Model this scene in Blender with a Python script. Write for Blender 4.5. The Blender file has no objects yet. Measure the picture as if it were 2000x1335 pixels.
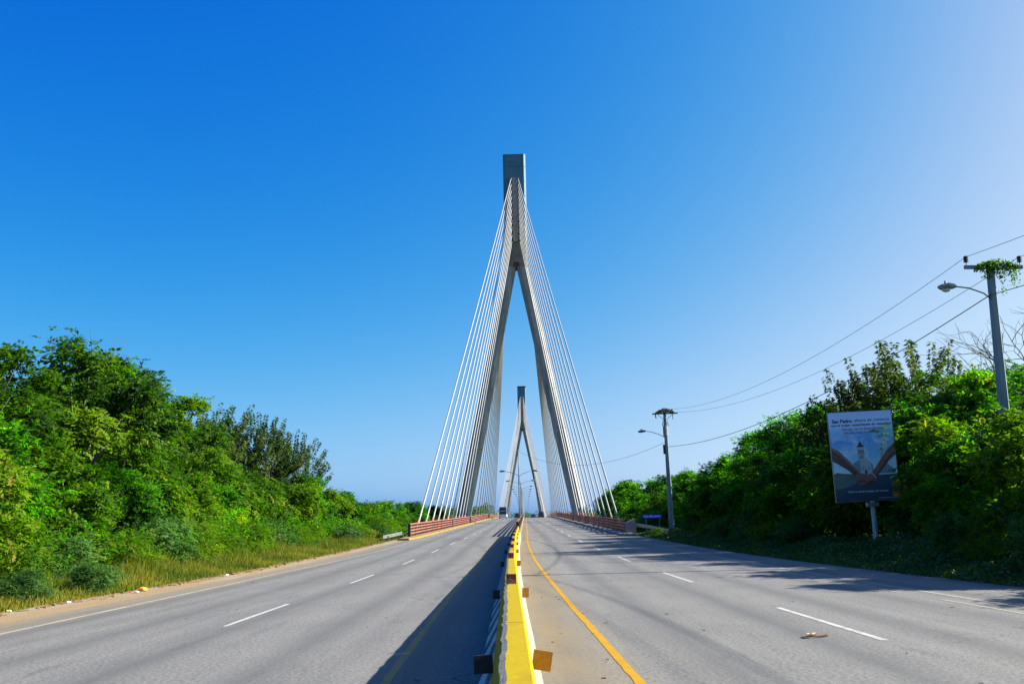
import bpy, bmesh, math, random
import numpy as np
from mathutils import Vector, Matrix
R = math.radians
scene = bpy.context.scene

# ------------------------------------------------------------------ camera
cam_data = bpy.data.cameras.new('camera'); cam = bpy.data.objects.new('camera', cam_data)
scene.collection.objects.link(cam); scene.camera = cam
cam_data.sensor_width = 36; cam_data.lens = 35
cam_data.clip_start = 0.1; cam_data.clip_end = 9000
cam.matrix_world = Matrix.Translation((0, 0, 1.9)) @ Matrix.Rotation(R(90 + 10.43), 4, 'X') @ Matrix.Rotation(R(-1.15), 4, 'Z')

# ------------------------------------------------------------------ sky, sun, exposure
SUN_EL, SUN_AZ = 29.5, 86.0            # azimuth clockwise from +Y (the way the camera looks)
world = bpy.data.worlds.new('World'); scene.world = world; world.use_nodes = True
wn = world.node_tree; wn.nodes.clear()
sky = wn.nodes.new('ShaderNodeTexSky'); sky.sky_type = 'NISHITA'; sky.sun_disc = False
sky.sun_elevation = R(SUN_EL); sky.sun_rotation = R(SUN_AZ); sky.air_density = 0.25; sky.dust_density = 2.3; sky.ozone_density = 1.0
# one tone curve per channel, the same for the whole sky (the photograph's strong contrast and cool white balance)
def wmath(op, a, v):
    x = wn.nodes.new('ShaderNodeMath'); x.operation = op; wn.links.new(a, x.inputs[0]); x.inputs[1].default_value = v; return x.outputs[0]
sep = wn.nodes.new('ShaderNodeSeparateColor'); wn.links.new(sky.outputs[0], sep.inputs[0]); cmb = wn.nodes.new('ShaderNodeCombineColor')
for ch, (g_, a_, c_) in enumerate(((4.0, 1470.0, 0.68), (1.6, 15.9, 1.4), (0.4, 2.0, 4.0))):
    y_ = wmath('MULTIPLY', wmath('POWER', wmath('MULTIPLY', sep.outputs[ch], 0.1), g_), a_)
    dv = wn.nodes.new('ShaderNodeMath'); dv.operation = 'DIVIDE'; wn.links.new(y_, dv.inputs[0]); wn.links.new(wmath('ADD', wmath('MULTIPLY', y_, 1 / c_), 1.0), dv.inputs[1])
    wn.links.new(wmath('MULTIPLY', dv.outputs[0], 1.955), cmb.inputs[ch])
bg = wn.nodes.new('ShaderNodeBackground'); bg.inputs['Strength'].default_value = 0.147
wo = wn.nodes.new('ShaderNodeOutputWorld')
wn.links.new(cmb.outputs[0], bg.inputs['Color']); wn.links.new(bg.outputs[0], wo.inputs['Surface'])
sd = bpy.data.lights.new('sun', 'SUN'); sd.energy = 5.0; sd.angle = R(0.5); sd.color = (1.0, 0.93, 0.80)
sun = bpy.data.objects.new('sun', sd); scene.collection.objects.link(sun)
sv = Vector((math.sin(R(SUN_AZ)) * math.cos(R(SUN_EL)), math.cos(R(SUN_AZ)) * math.cos(R(SUN_EL)), math.sin(R(SUN_EL))))
sun.rotation_euler = (-sv).to_track_quat('-Z', 'Y').to_euler()
scene.view_settings.view_transform = 'Standard'; scene.view_settings.look = 'None'
scene.view_settings.exposure = 1.8; scene.view_settings.gamma = 1; scene.view_settings.use_curve_mapping = False
scene.cycles.max_bounces = 6; scene.cycles.transparent_max_bounces = 6

col = scene.collection
rng = np.random.default_rng(7); random.seed(7)

# ------------------------------------------------------------------ materials
def nt(name):
    m = bpy.data.materials.new(name); m.use_nodes = True
    n = m.node_tree; n.nodes.clear()
    out = n.nodes.new('ShaderNodeOutputMaterial'); b = n.nodes.new('ShaderNodeBsdfPrincipled')
    n.links.new(b.outputs[0], out.inputs['Surface'])
    return m, n, b, out
def ramp(n, fac, stops):
    r = n.nodes.new('ShaderNodeValToRGB'); e = r.color_ramp.elements
    while len(e) < len(stops): e.new(0.5)
    for i, (p, c) in enumerate(stops):
        e[i].position = p; e[i].color = (*c, 1) if len(c) == 3 else c
    n.links.new(fac, r.inputs[0]); return r.outputs[0]
def coords(n, scale=(1, 1, 1), src='Object'):
    t = n.nodes.new('ShaderNodeTexCoord'); mp = n.nodes.new('ShaderNodeMapping')
    mp.inputs['Scale'].default_value = scale; n.links.new(t.outputs[src], mp.inputs[0]); return mp.outputs[0]
def noise(n, vec, scale, detail=4, rough=0.6):
    x = n.nodes.new('ShaderNodeTexNoise'); x.inputs['Scale'].default_value = scale
    x.inputs['Detail'].default_value = detail; x.inputs['Roughness'].default_value = rough
    n.links.new(vec, x.inputs['Vector']); return x.outputs['Fac']
def mix(n, fac, a, b, mode='MIX'):
    x = n.nodes.new('ShaderNodeMixRGB'); x.blend_type = mode
    for s, v in ((0, fac), (1, a), (2, b)):
        if isinstance(v, (int, float)): x.inputs[s].default_value = v
        elif isinstance(v, tuple): x.inputs[s].default_value = (*v, 1)
        else: n.links.new(v, x.inputs[s])
    return x.outputs[0]
def bump(n, b, h, strength=0.3, dist=0.02):
    x = n.nodes.new('ShaderNodeBump'); x.inputs['Strength'].default_value = strength; x.inputs['Distance'].default_value = dist
    n.links.new(h, x.inputs['Height']); n.links.new(x.outputs[0], b.inputs['Normal'])
K = 0.72
def worn(name, c, c2, scale=3.0, rough=0.8, metal=0.0, lo=0.35, hi=0.7, stretch=(1, 1, 1), bp=0.15, fine=40):
    m, n, b, o = nt(name); v = coords(n, stretch); c = tuple(q * K for q in c); c2 = tuple(q * K for q in c2)
    f = noise(n, v, scale, 6); f2 = noise(n, coords(n), fine, 3)
    cc = ramp(n, f, [(lo, c), (hi, c2)]); cc = mix(n, 0.25, cc, ramp(n, f2, [(0.3, (0.3,) * 3), (0.7, (1.0,) * 3)]), 'MULTIPLY')
    n.links.new(cc, b.inputs['Base Color']); b.inputs['Roughness'].default_value = rough; b.inputs['Metallic'].default_value = metal; b.inputs['Specular IOR Level'].default_value = 0.5 if rough < .5 else 0.2
    if bp: bump(n, b, f2, bp)
    return m
def math_n(n, op, a, b=0.0, clamp=False):
    x = n.nodes.new('ShaderNodeMath'); x.operation = op; x.use_clamp = clamp
    for s, v in ((0, a), (1, b)):
        if isinstance(v, (int, float)): x.inputs[s].default_value = v
        else: n.links.new(v, x.inputs[s])
    return x.outputs[0]

M = {}
M['concrete'] = worn('pylon_concrete', (0.25, 0.26, 0.25), (0.47, 0.475, 0.455), 0.55, 0.85, stretch=(1.6, 1.6, 0.10), fine=1.3, lo=.3, hi=.62)
M['concrete_brown'] = worn('form_stained_concrete', (0.19, 0.18, 0.15), (0.31, 0.30, 0.26), 0.5, 0.85, fine=3)
M['mast'] = worn('blue_grey_mast_paint', (0.09, 0.23, 0.30), (0.14, 0.30, 0.37), 0.3, 0.6, stretch=(1, 1, 0.4), fine=2)
M['slot_shade'] = worn('recess_shade', (0.05, 0.05, 0.05), (0.10, 0.10, 0.09), 2)
M['cable'] = worn('cable_sheath', (0.31, 0.32, 0.32), (0.42, 0.42, 0.41), 1.0, 0.45, bp=0)
M['sleeve'] = worn('red_sleeve_paint', (0.34, 0.12, 0.10), (0.46, 0.28, 0.24), 2.0, 0.6, bp=0)
M['rail'] = worn('faded_red_rail_paint', (0.31, 0.10, 0.08), (0.44, 0.23, 0.19), 1.2, 0.55, bp=0)
M['galv'] = worn('galvanised_steel', (0.22, 0.23, 0.23), (0.36, 0.36, 0.35), 3, 0.45, 0.5, bp=0)
M['dark_metal'] = worn('dark_metal', (0.05, 0.055, 0.06), (0.11, 0.11, 0.11), 4, 0.5, 0.3, bp=0)
M['lamp_paint'] = worn('grey_lamp_paint', (0.16, 0.18, 0.19), (0.27, 0.29, 0.30), 5, 0.5, 0.2, bp=0)
M['pole'] = worn('cast_concrete_pole', (0.22, 0.28, 0.30), (0.34, 0.40, 0.42), 1.3, 0.85, stretch=(1, 1, 0.2))
M['rubber'] = worn('tyre_rubber', (0.02, 0.02, 0.02), (0.035, 0.035, 0.035), 6, 0.8, bp=0)
M['bark'] = worn('bark', (0.14, 0.12, 0.09), (0.28, 0.25, 0.20), 3, 0.9, stretch=(3, 3, 0.5))
M['grey_bark'] = worn('pale_bare_bark', (0.14, 0.125, 0.10), (0.26, 0.24, 0.20), 3, 0.9, stretch=(3, 3, 0.5))
M['kerb_yellow'] = worn('faded_yellow_kerb_paint', (0.38, 0.23, 0.03), (0.30, 0.22, 0.10), 1.5, 0.8, lo=0.45, hi=0.75)
M['kerb_grey'] = worn('kerb_concrete', (0.24, 0.24, 0.23), (0.38, 0.37, 0.34), 1.5, 0.85)
M['walk_dusty'] = worn('dusty_walkway', (0.27, 0.17, 0.09), (0.33, 0.25, 0.17), 0.8, 0.9)
M['deck'] = M['kerb_grey']
M['white_line'] = worn('worn_white_line', (0.54, 0.54, 0.52), (0.30, 0.30, 0.30), 3.2, 0.7, lo=0.45, hi=0.72, fine=25)
M['old_line'] = worn('old_cream_line', (0.44, 0.40, 0.32), (0.30, 0.28, 0.25), 1.5, 0.8, lo=0.4, hi=0.75, fine=25)
M['yellow_line'] = worn('yellow_line_paint', (0.50, 0.28, 0.002), (0.40, 0.21, 0.004), 2.5, 0.7, lo=0.45, hi=0.8, fine=25)
M['old_yellow_line'] = worn('worn_yellow_line_paint', (0.40, 0.28, 0.09), (0.28, 0.24, 0.15), 1.5, 0.8, fine=25)
M['red_reflector'] = worn('red_reflector', (0.26, 0.01, 0.015), (0.36, 0.015, 0.02), 30, 0.25, bp=0)
M['amber_reflector'] = worn('amber_reflector', (0.50, 0.22, 0.02), (0.62, 0.27, 0.02), 30, 0.3, bp=0)
M['black_reflector'] = worn('black_reflector_back', (0.03, 0.028, 0.03), (0.07, 0.06, 0.06), 12, 0.5, bp=0)
M['scratch'] = worn('scratched_white', (0.6, 0.55, 0.55), (0.7, 0.7, 0.7), 30, 0.6, bp=0)
M['barrier_yellow'] = worn('barrier_yellow_paint', (0.46, 0.335, 0.001), (0.39, 0.265, 0.002), 2.0, 0.6, lo=0.45, hi=0.8, fine=14)
_n = M['barrier_yellow'].node_tree; _b = [q for q in _n.nodes if q.type == 'BSDF_PRINCIPLED'][0]; _src = _b.inputs['Base Color'].links[0].from_socket
_sp = noise(_n, coords(_n), 23, 6, 0.8); _st = noise(_n, coords(_n, (1, 0.3, 1)), 3.5, 6, 0.7)
_c = mix(_n, ramp(_n, _sp, [(0.63, (0, 0, 0)), (0.67, (0.8, 0.8, 0.8))]), _src, (0.16, 0.12, 0.05))
_c = mix(_n, ramp(_n, _st, [(0.52, (0, 0, 0)), (0.78, (0.55, 0.55, 0.55))]), _c, (0.20, 0.12, 0.02))
_n.links.new(_c, _b.inputs['Base Color']); _b.inputs['Specular IOR Level'].default_value = 0.06
M['barrier_white'] = worn('barrier_white_paint', (0.36, 0.335, 0.265), (0.24, 0.19, 0.12), 3.0, 0.75, lo=0.45, hi=0.8, fine=14)
M['barrier_chip'] = worn('chipped_barrier_concrete', (0.20, 0.20, 0.19), (0.38, 0.38, 0.36), 14.0, 0.9, bp=0.6, fine=60)
m, n, b, o = nt('barrier_black_and_white_stripes'); M['barrier_stripes'] = m
t = n.nodes.new('ShaderNodeTexCoord'); sx = n.nodes.new('ShaderNodeSeparateXYZ'); n.links.new(t.outputs['Object'], sx.inputs[0])
d = math_n(n, 'ADD', math_n(n, 'MULTIPLY', sx.outputs[1], 0.42), math_n(n, 'MULTIPLY', sx.outputs[2], -1.6))
d = math_n(n, 'ADD', d, math_n(n, 'MULTIPLY', noise(n, coords(n, (1, 1, .3)), 7, 6, .75), 1.1))
fr = math_n(n, 'FRACT', d)
n.links.new(ramp(n, fr, [(0.46, (0.42, 0.44, 0.42)), (0.52, (0.03, 0.03, 0.03)), (0.93, (0.03, 0.03, 0.03)), (1.0, (0.42, 0.44, 0.42))]), b.inputs['Base Color'])
b.inputs['Roughness'].default_value = 0.8

# asphalt: light worn grey, aggregate speckle, tyre tracks, dusty edges
m, n, b, o = nt('worn_asphalt'); M['asphalt'] = m
v = coords(n); t = n.nodes.new('ShaderNodeTexCoord'); sx = n.nodes.new('ShaderNodeSeparateXYZ'); n.links.new(t.outputs['Object'], sx.inputs[0])
g1 = noise(n, v, 16, 6, 0.9); g2 = noise(n, v, 0.35, 4); g3 = noise(n, coords(n, (1.1, 0.035, 1)), 1.0, 4, 0.6)
b.inputs['Specular IOR Level'].default_value = 0.25
base = ramp(n, g1, [(0.36, (0.044, 0.044, 0.043)), (0.5, (0.140, 0.138, 0.134)), (0.64, (0.255, 0.250, 0.240))])
base = mix(n, 0.55, base, ramp(n, g3, [(0.33, (0.66, 0.66, 0.70)), (0.55, (1, 1, 1))]), 'MULTIPLY')
g4 = noise(n, coords(n, (0.9, 0.16, 1)), 2.4, 6, 0.75)
base = mix(n, 0.8, base, ramp(n, g4, [(0.30, (0.60, 0.60, 0.62)), (0.42, (0.93, 0.93, 0.93)), (0.62, (1.0, 1.0, 1.0)), (0.75, (1.14, 1.13, 1.10))]), 'MULTIPLY')
lx = math_n(n, 'ABSOLUTE', math_n(n, 'SUBTRACT', math_n(n, 'FRACT', math_n(n, 'DIVIDE', math_n(n, 'ADD', sx.outputs[0], 0.4), 2.1)), 0.5))      # two wheel tracks to a lane
tk = math_n(n, 'MULTIPLY', math_n(n, 'SUBTRACT', 0.30, lx, True), math_n(n, 'MULTIPLY', g3, 3.4), True)
base = mix(n, tk, base, (0.060, 0.061, 0.066))
vo = n.nodes.new('ShaderNodeTexVoronoi'); vo.feature = 'DISTANCE_TO_EDGE'; vo.inputs['Scale'].default_value = 0.16
wv = n.nodes.new('ShaderNodeVectorMath'); wv.operation = 'ADD'; nz = n.nodes.new('ShaderNodeTexNoise'); nz.inputs['Scale'].default_value = 0.7; nz.inputs['Detail'].default_value = 5
n.links.new(v, nz.inputs['Vector']); n.links.new(v, wv.inputs[0]); n.links.new(nz.outputs['Color'], wv.inputs[1]); n.links.new(wv.outputs[0], vo.inputs['Vector'])
crk = ramp(n, vo.outputs['Distance'], [(0.0, (1, 1, 1)), (0.0035, (0, 0, 0))]); crm = ramp(n, noise(n, v, 0.13, 3), [(0.50, (0, 0, 0)), (0.58, (0.75, 0.75, 0.75))])
base = mix(n, math_n(n, 'MULTIPLY', crk, crm), base, (0.03, 0.03, 0.03))
base = mix(n, 0.5, base, ramp(n, g2, [(0.3, (0.80, 0.80, 0.80)), (0.65, (1.05, 1.04, 1.02))]), 'MULTIPLY')
dust = noise(n, coords(n, (1, 0.25, 1)), 1.2, 5, 0.65)
# ochre dust: right of the barrier, and along the left verge
bandr = math_n(n, 'SUBTRACT', 1.0, math_n(n, 'DIVIDE', math_n(n, 'ABSOLUTE', math_n(n, 'SUBTRACT', sx.outputs[0], 0.55)), 1.3), True)
bandl = math_n(n, 'DIVIDE', math_n(n, 'SUBTRACT', -9.6, sx.outputs[0]), 1.6, True)
band = math_n(n, 'MAXIMUM', bandr, bandl)
df = math_n(n, 'MULTIPLY', band, math_n(n, 'ADD', math_n(n, 'MULTIPLY', dust, 1.9), -0.25), True)
base = mix(n, math_n(n, 'MULTIPLY', df, 0.72), base, mix(n, g1, (0.17, 0.115, 0.048), (0.22, 0.17, 0.09)))
n.links.new(base, b.inputs['Base Color']); b.inputs['Roughness'].default_value = 0.8
bump(n, b, g1, 0.35, 0.006)

m, n, b, o = nt('sandy_shoulder'); M['dust'] = m
g1 = noise(n, coords(n), 14, 7, 0.75); g2 = noise(n, coords(n, (1, 0.3, 1)), 0.9, 5)
c = ramp(n, g1, [(0.3, (0.09, 0.052, 0.022)), (0.5, (0.20, 0.135, 0.062)), (0.7, (0.29, 0.21, 0.115))])
c = mix(n, ramp(n, g2, [(0.45, (0, 0, 0)), (0.7, (0.6, 0.6, 0.6))]), c, (0.22, 0.21, 0.19))
n.links.new(c, b.inputs['Base Color']); b.inputs['Roughness'].default_value = 0.95; bump(n, b, g1, 0.5, 0.02)
M['soil'] = worn('leaf_litter_soil', (0.05, 0.055, 0.02), (0.13, 0.11, 0.05), 0.7, 0.95, fine=8)
m, n, b, o = nt('river_water'); M['water'] = m
b.inputs['Base Color'].default_value = (0.02, 0.05, 0.05, 1); b.inputs['Roughness'].default_value = 0.08; bump(n, b, noise(n, coords(n), 0.8, 3), 0.3, 0.1)
m, n, b, o = nt('dark_vehicle_glass'); M['glass'] = m
b.inputs['Base Color'].default_value = (0.015, 0.02, 0.025, 1); b.inputs['Roughness'].default_value = 0.08
def paint(name, c, rough=0.3):
    m, n, b, o = nt(name)
    f = noise(n, coords(n), 2.5, 4)
    n.links.new(ramp(n, f, [(0.3, tuple(x * 0.82 for x in c)), (0.7, c)]), b.inputs['Base Color']); b.inputs['Roughness'].default_value = rough; b.inputs['Specular IOR Level'].default_value = 0.1 if rough > .7 else 0.5
    return m
M['bus_white'] = paint('coach_white_paint', (0.62, 0.66, 0.70)); M['bus_blue'] = paint('coach_blue_paint', (0.025, 0.07, 0.16))
M['car_dark'] = paint('dark_car_paint', (0.03, 0.035, 0.04)); M['car_maroon'] = paint('dusky_car_paint', (0.06, 0.055, 0.06))
M['lens'] = paint('lamp_lens', (0.55, 0.57, 0.55), 0.15); M['taillight'] = paint('tail_light_red', (0.4, 0.02, 0.02), 0.2)
M['litter_white'] = paint('litter_white', (0.75, 0.75, 0.72), 0.6); M['litter_orange'] = paint('litter_orange', (0.75, 0.30, 0.03), 0.6)
M['litter_tan'] = paint('dry_leaf_tan', (0.62, 0.50, 0.28), 0.8); M['litter_brown'] = paint('dry_stalk_brown', (0.16, 0.08, 0.04), 0.8)
M['sign_blue'] = paint('sign_blue', (0.004, 0.05, 0.62), 0.8); M['sign_white'] = paint('sign_white', (0.85, 0.85, 0.85), 0.8)

def leaf_mat(name, dark, mid, light, trans, rough=0.6, gloss=0.09, tw=0.45):
    m, n, b, out = nt(name)
    at = n.nodes.new('ShaderNodeAttribute'); at.attribute_name = 'tint'
    oi = n.nodes.new('ShaderNodeObjectInfo')
    f = math_n(n, 'ADD', at.outputs['Fac'], math_n(n, 'MULTIPLY', math_n(n, 'SUBTRACT', oi.outputs['Random'], 0.5), 0.34), True)
    c = ramp(n, f, [(0.0, dark), (0.45, mid), (0.85, light), (1.0, (0.20, 0.15, 0.03))])
    n.links.new(c, b.inputs['Base Color']); b.inputs['Roughness'].default_value = rough; b.inputs['Specular IOR Level'].default_value = gloss
    tr = n.nodes.new('ShaderNodeBsdfTranslucent'); n.links.new(mix(n, 1.0, c, trans, 'MULTIPLY'), tr.inputs['Color'])
    ms = n.nodes.new('ShaderNodeMixShader'); ms.inputs[0].default_value = tw
    n.links.new(b.outputs[0], ms.inputs[1]); n.links.new(tr.outputs[0], ms.inputs[2]); n.links.new(ms.outputs[0], out.inputs['Surface'])
    return m
M['leaf_feather'] = leaf_mat('feathery_leaf', (0.009, 0.030, 0.002), (0.040, 0.100, 0.002), (0.115, 0.190, 0.002), (1.5, 2.0, 0.4))
M['leaf_mid'] = leaf_mat('green_leaf', (0.008, 0.032, 0.002), (0.034, 0.108, 0.003), (0.090, 0.200, 0.004), (1.8, 2.9, 0.4), tw=0.52)
M['leaf_dark'] = leaf_mat('dark_leaf', (0.014, 0.032, 0.003), (0.040, 0.074, 0.006), (0.11, 0.13, 0.01), (1.3, 1.6, 0.6), 0.65, 0.2, 0.3)
M['leaf_creeper'] = leaf_mat('creeper_leaf', (0.012, 0.036, 0.008), (0.032, 0.080, 0.014), (0.075, 0.135, 0.025), (1.3, 1.6, 0.7), 0.6, 0.25, 0.3)
M['leaf_bush'] = leaf_mat('bush_leaf', (0.020, 0.060, 0.012), (0.050, 0.120, 0.026), (0.10, 0.19, 0.045), (1.3, 1.7, 0.7))
M['leaf_grass'] = leaf_mat('verge_grass', (0.026, 0.050, 0.003), (0.075, 0.110, 0.004), (0.17, 0.165, 0.010), (1.3, 1.3, 0.6), 0.7, 0.2, 0.35)
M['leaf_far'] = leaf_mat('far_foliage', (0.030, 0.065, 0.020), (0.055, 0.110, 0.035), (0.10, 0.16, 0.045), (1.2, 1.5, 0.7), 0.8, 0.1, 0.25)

# ------------------------------------------------------------------ helpers
def tag(o, label=None, cat=None, group=None, kind=None):
    for k, val in (('label', label), ('category', cat), ('group', group), ('kind', kind)):
        if val: o[k] = val
    return o
def link(o, parent=None):
    col.objects.link(o)
    if parent is not None: o.parent = parent
    return o
def empty(name, loc=(0, 0, 0), rz=0.0):
    o = bpy.data.objects.new(name, None); o.location = loc; o.rotation_euler = (0, 0, rz); o.empty_display_size = 0.3
    return link(o)
def pymesh(name, verts, faces, mats, mi=None, smooth=False):
    me = bpy.data.meshes.new(name); me.from_pydata([tuple(v) for v in verts], [], [tuple(f) for f in faces])
    for m_ in (mats if isinstance(mats, (list, tuple)) else [mats]): me.materials.append(m_)
    if mi is not None: me.polygons.foreach_set('material_index', mi)
    if smooth: me.polygons.foreach_set('use_smooth', [True] * len(me.polygons))
    me.update(); return me
def obj(name, me, parent=None, loc=None):
    o = bpy.data.objects.new(name, me)
    if loc is not None: o.location = loc
    return link(o, parent)
class MB:
    def __init__(s): s.v = []; s.f = []
    def add(s, vs, fs):
        k = len(s.v); s.v += [tuple(x) for x in vs]; s.f += [tuple(k + i for i in f) for f in fs]
    def box(s, c, d, rot=None):
        x, y, z = (q / 2 for q in d)
        vs = [Vector((i * x, j * y, k * z)) for i in (-1, 1) for j in (-1, 1) for k in (-1, 1)]
        if rot is not None: vs = [rot @ q for q in vs]
        s.add([q + Vector(c) for q in vs], [(0, 1, 3, 2), (4, 6, 7, 5), (0, 4, 5, 1), (2, 3, 7, 6), (0, 2, 6, 4), (1, 5, 7, 3)])
    def tube(s, pts, rad, n=8, cap=True):
        pts = [Vector(p) for p in pts]; rad = rad if isinstance(rad, (list, tuple)) else [rad] * len(pts)
        k = len(s.v); up0 = None
        for i, p in enumerate(pts):
            t_ = (pts[min(i + 1, len(pts) - 1)] - pts[max(i - 1, 0)]).normalized()
            up = up0 if up0 is not None else (Vector((0, 0, 1)) if abs(t_.z) < 0.9 else Vector((1, 0, 0)))
            a = t_.cross(up).normalized(); bb = a.cross(t_).normalized(); up0 = bb
            for j in range(n):
                an = 2 * math.pi * j / n
                s.v.append(tuple(p + (a * math.cos(an) + bb * math.sin(an)) * rad[i]))
        for i in range(len(pts) - 1):
            for j in range(n):
                s.f.append((k + i * n + j, k + i * n + (j + 1) % n, k + (i + 1) * n + (j + 1) % n, k + (i + 1) * n + j))
        if cap:
            s.f.append(tuple(k + j for j in range(n))[::-1]); s.f.append(tuple(k + (len(pts) - 1) * n + j for j in range(n)))
    def loft(s, rings, cap=True):
        k = len(s.v); n = len(rings[0])
        for r_ in rings: s.v += [tuple(q) for q in r_]
        for i in range(len(rings) - 1):
            for j in range(n):
                s.f.append((k + i * n + j, k + i * n + (j + 1) % n, k + (i + 1) * n + (j + 1) % n, k + (i + 1) * n + j))
        if cap:
            s.f.append(tuple(k + j for j in range(n))[::-1]); s.f.append(tuple(k + (len(rings) - 1) * n + j for j in range(n)))
    def build(s, name, mat, parent=None, smooth=False, loc=None):
        me = pymesh(name, s.v, s.f, mat, smooth=smooth)
        bm = bmesh.new(); bm.from_mesh(me); bmesh.ops.recalc_face_normals(bm, faces=bm.faces); bm.to_mesh(me); bm.free()
        return obj(name, me, parent, loc)
def tree_copy(src, parent=None):
    c = src.copy(); col.objects.link(c)
    if parent is not None: c.parent = parent
    for ch in list(src.children): tree_copy(ch, c)
    return c

ORD = ['first', 'second', 'third', 'fourth', 'fifth', 'sixth', 'seventh', 'eighth', 'ninth', 'tenth', 'eleventh', 'twelfth', 'thirteenth', 'fourteenth', 'fifteenth', 'sixteenth', 'seventeenth', 'eighteenth', 'nineteenth', 'twentieth', 'twenty first', 'twenty second', 'twenty third', 'twenty fourth']
# ------------------------------------------------------------------ alignment of the road
_ys = np.arange(-120, 1250, 1.0)
def _sm(py, pv, w):
    a = np.interp(_ys, py, pv); k = np.hanning(w); k /= k.sum()
    return np.convolve(np.pad(a, (w // 2, w // 2), mode='edge'), k, mode='same')[w // 2:-(w // 2)]
CXP = _sm([-120, -30, 0, 15, 34, 70, 108, 217, 607, 1250], [0.9, 0.25, 0.03, -0.08, -0.18, -0.12, 0.24, 1.33, 5.23, 11.7], 31)
RZP = _sm([-120, 0, 42, 62, 108, 217, 300, 360, 412, 464, 524, 607, 716, 800, 1250], [0, 0, 0, .16, .9, 2.55, 3.9, 4.5, 4.65, 4.5, 3.9, 2.55, .9, .2, 0], 41)
cx = lambda y: float(np.interp(y, _ys, CXP)); rz = lambda y: float(np.interp(y, _ys, RZP))
def lerp(y, pts): return float(np.interp(y, [p[0] for p in pts], [p[1] for p in pts]))
def strip(name, ys, x0, x1, z, mat, parent=None, nx=1, kind=None, vert=0.0):
    """sheet between two x functions of y, z function of y"""
    vs = []; fs = []
    for y in ys:
        a, b_ = x0(y), x1(y)
        for i in range(nx + 1): vs.append((a + (b_ - a) * i / nx, y, z(y) + vert))
    for k in range(len(ys) - 1):
        for i in range(nx):
            q = k * (nx + 1) + i; fs.append((q, q + 1, q + nx + 2, q + nx + 1))
    o = obj(name, pymesh(name, vs, fs, mat), parent)
    if kind: o['kind'] = kind
    return o
fr_ = lambda a, b_, s: list(np.arange(a, b_ + 1e-6, s))

# ------------------------------------------------------------------ setting: ground, river, road
ROAD_L = lambda y: cx(y) - lerp(y, [(-100, 11.2), (60, 11.2), (103, 10.6)])
ROAD_R = lambda y: cx(y) + lerp(y, [(-100, 14.0), (25, 13.8), (50, 12.9), (103, 11.0)])
gx = [-3000, -1200, -500, -200, -90, -50, -34, -26, -20, -16, -13.5, -11, -8, -4, 0, 4, 8, 11, 13.2, 14.5, 16, 18, 20, 24, 30, 40, 60, 100, 220, 500, 1200, 3000]
gy = [-600, -300, -150, -80] + fr_(-78, 102, 2) + [104, 108, 112, 120, 140, 170, 200, 222, 236, 250, 400, 560, 600, 625, 640, 700, 716, 740, 800, 900, 1000, 1200, 2000, 4000]
def ground_z(x, y):
    base = rz(y) if y < 102 else lerp(y, [(102, rz(102)), (108, -0.6), (222, -0.6), (250, -11), (600, -11), (635, -0.5), (712, -0.5), (718, rz(718)), (800, .2), (1000, 0)])
    ax = abs(x - cx(min(y, 800)))
    f = min(1, max(0, (ax - 15) / 25)); z = base * (1 - f) + f * min(base, 0.3)
    z -= 0.035
    if 14.2 < x and y < 105: z += 0.6 * min(1, (x - 14.2) / 5) * min(1, max(0, (105 - y) / 25))
    if x < -14.5 and y < 105: z += 0.25 * min(1, (-14.5 - x) / 5)
    return z
vs = [(x, y, ground_z(x, y)) for y in gy for x in gx]; W_ = len(gx)
fs = [(j * W_ + i, j * W_ + i + 1, (j + 1) * W_ + i + 1, (j + 1) * W_ + i) for j in range(len(gy) - 1) for i in range(W_ - 1)]
tag(obj('ground', pymesh('ground', vs, fs, M['soil'])), kind='structure')
tag(obj('river', pymesh('river', [(-3000, 226, -8), (3000, 226, -8), (3000, 630, -8), (-3000, 630, -8)], [(0, 1, 2, 3)], M['water'])), kind='structure')

RY = fr_(-80, 103, 1)
road = strip('road', RY, ROAD_L, ROAD_R, rz, M['asphalt'], nx=8, kind='structure')
# dusty shoulder, ragged outer edge
sh = np.random.default_rng(3).normal(0, 0.16, 4000); sh = np.convolve(sh, np.ones(3) / 3, 'same')
SY = fr_(-80, 102.75, 0.25)
strip('shoulder', SY, lambda y: cx(y) - lerp(y, [(-80, 13.2), (30, 12.9), (60, 12.5), (102, 11.7)]) + sh[int((y + 80) * 4)], lambda y: cx(y) - 10.9 if y < 60 else cx(y) - 10.3, rz, M['dust'], nx=3, kind='structure', vert=-0.006)
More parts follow.
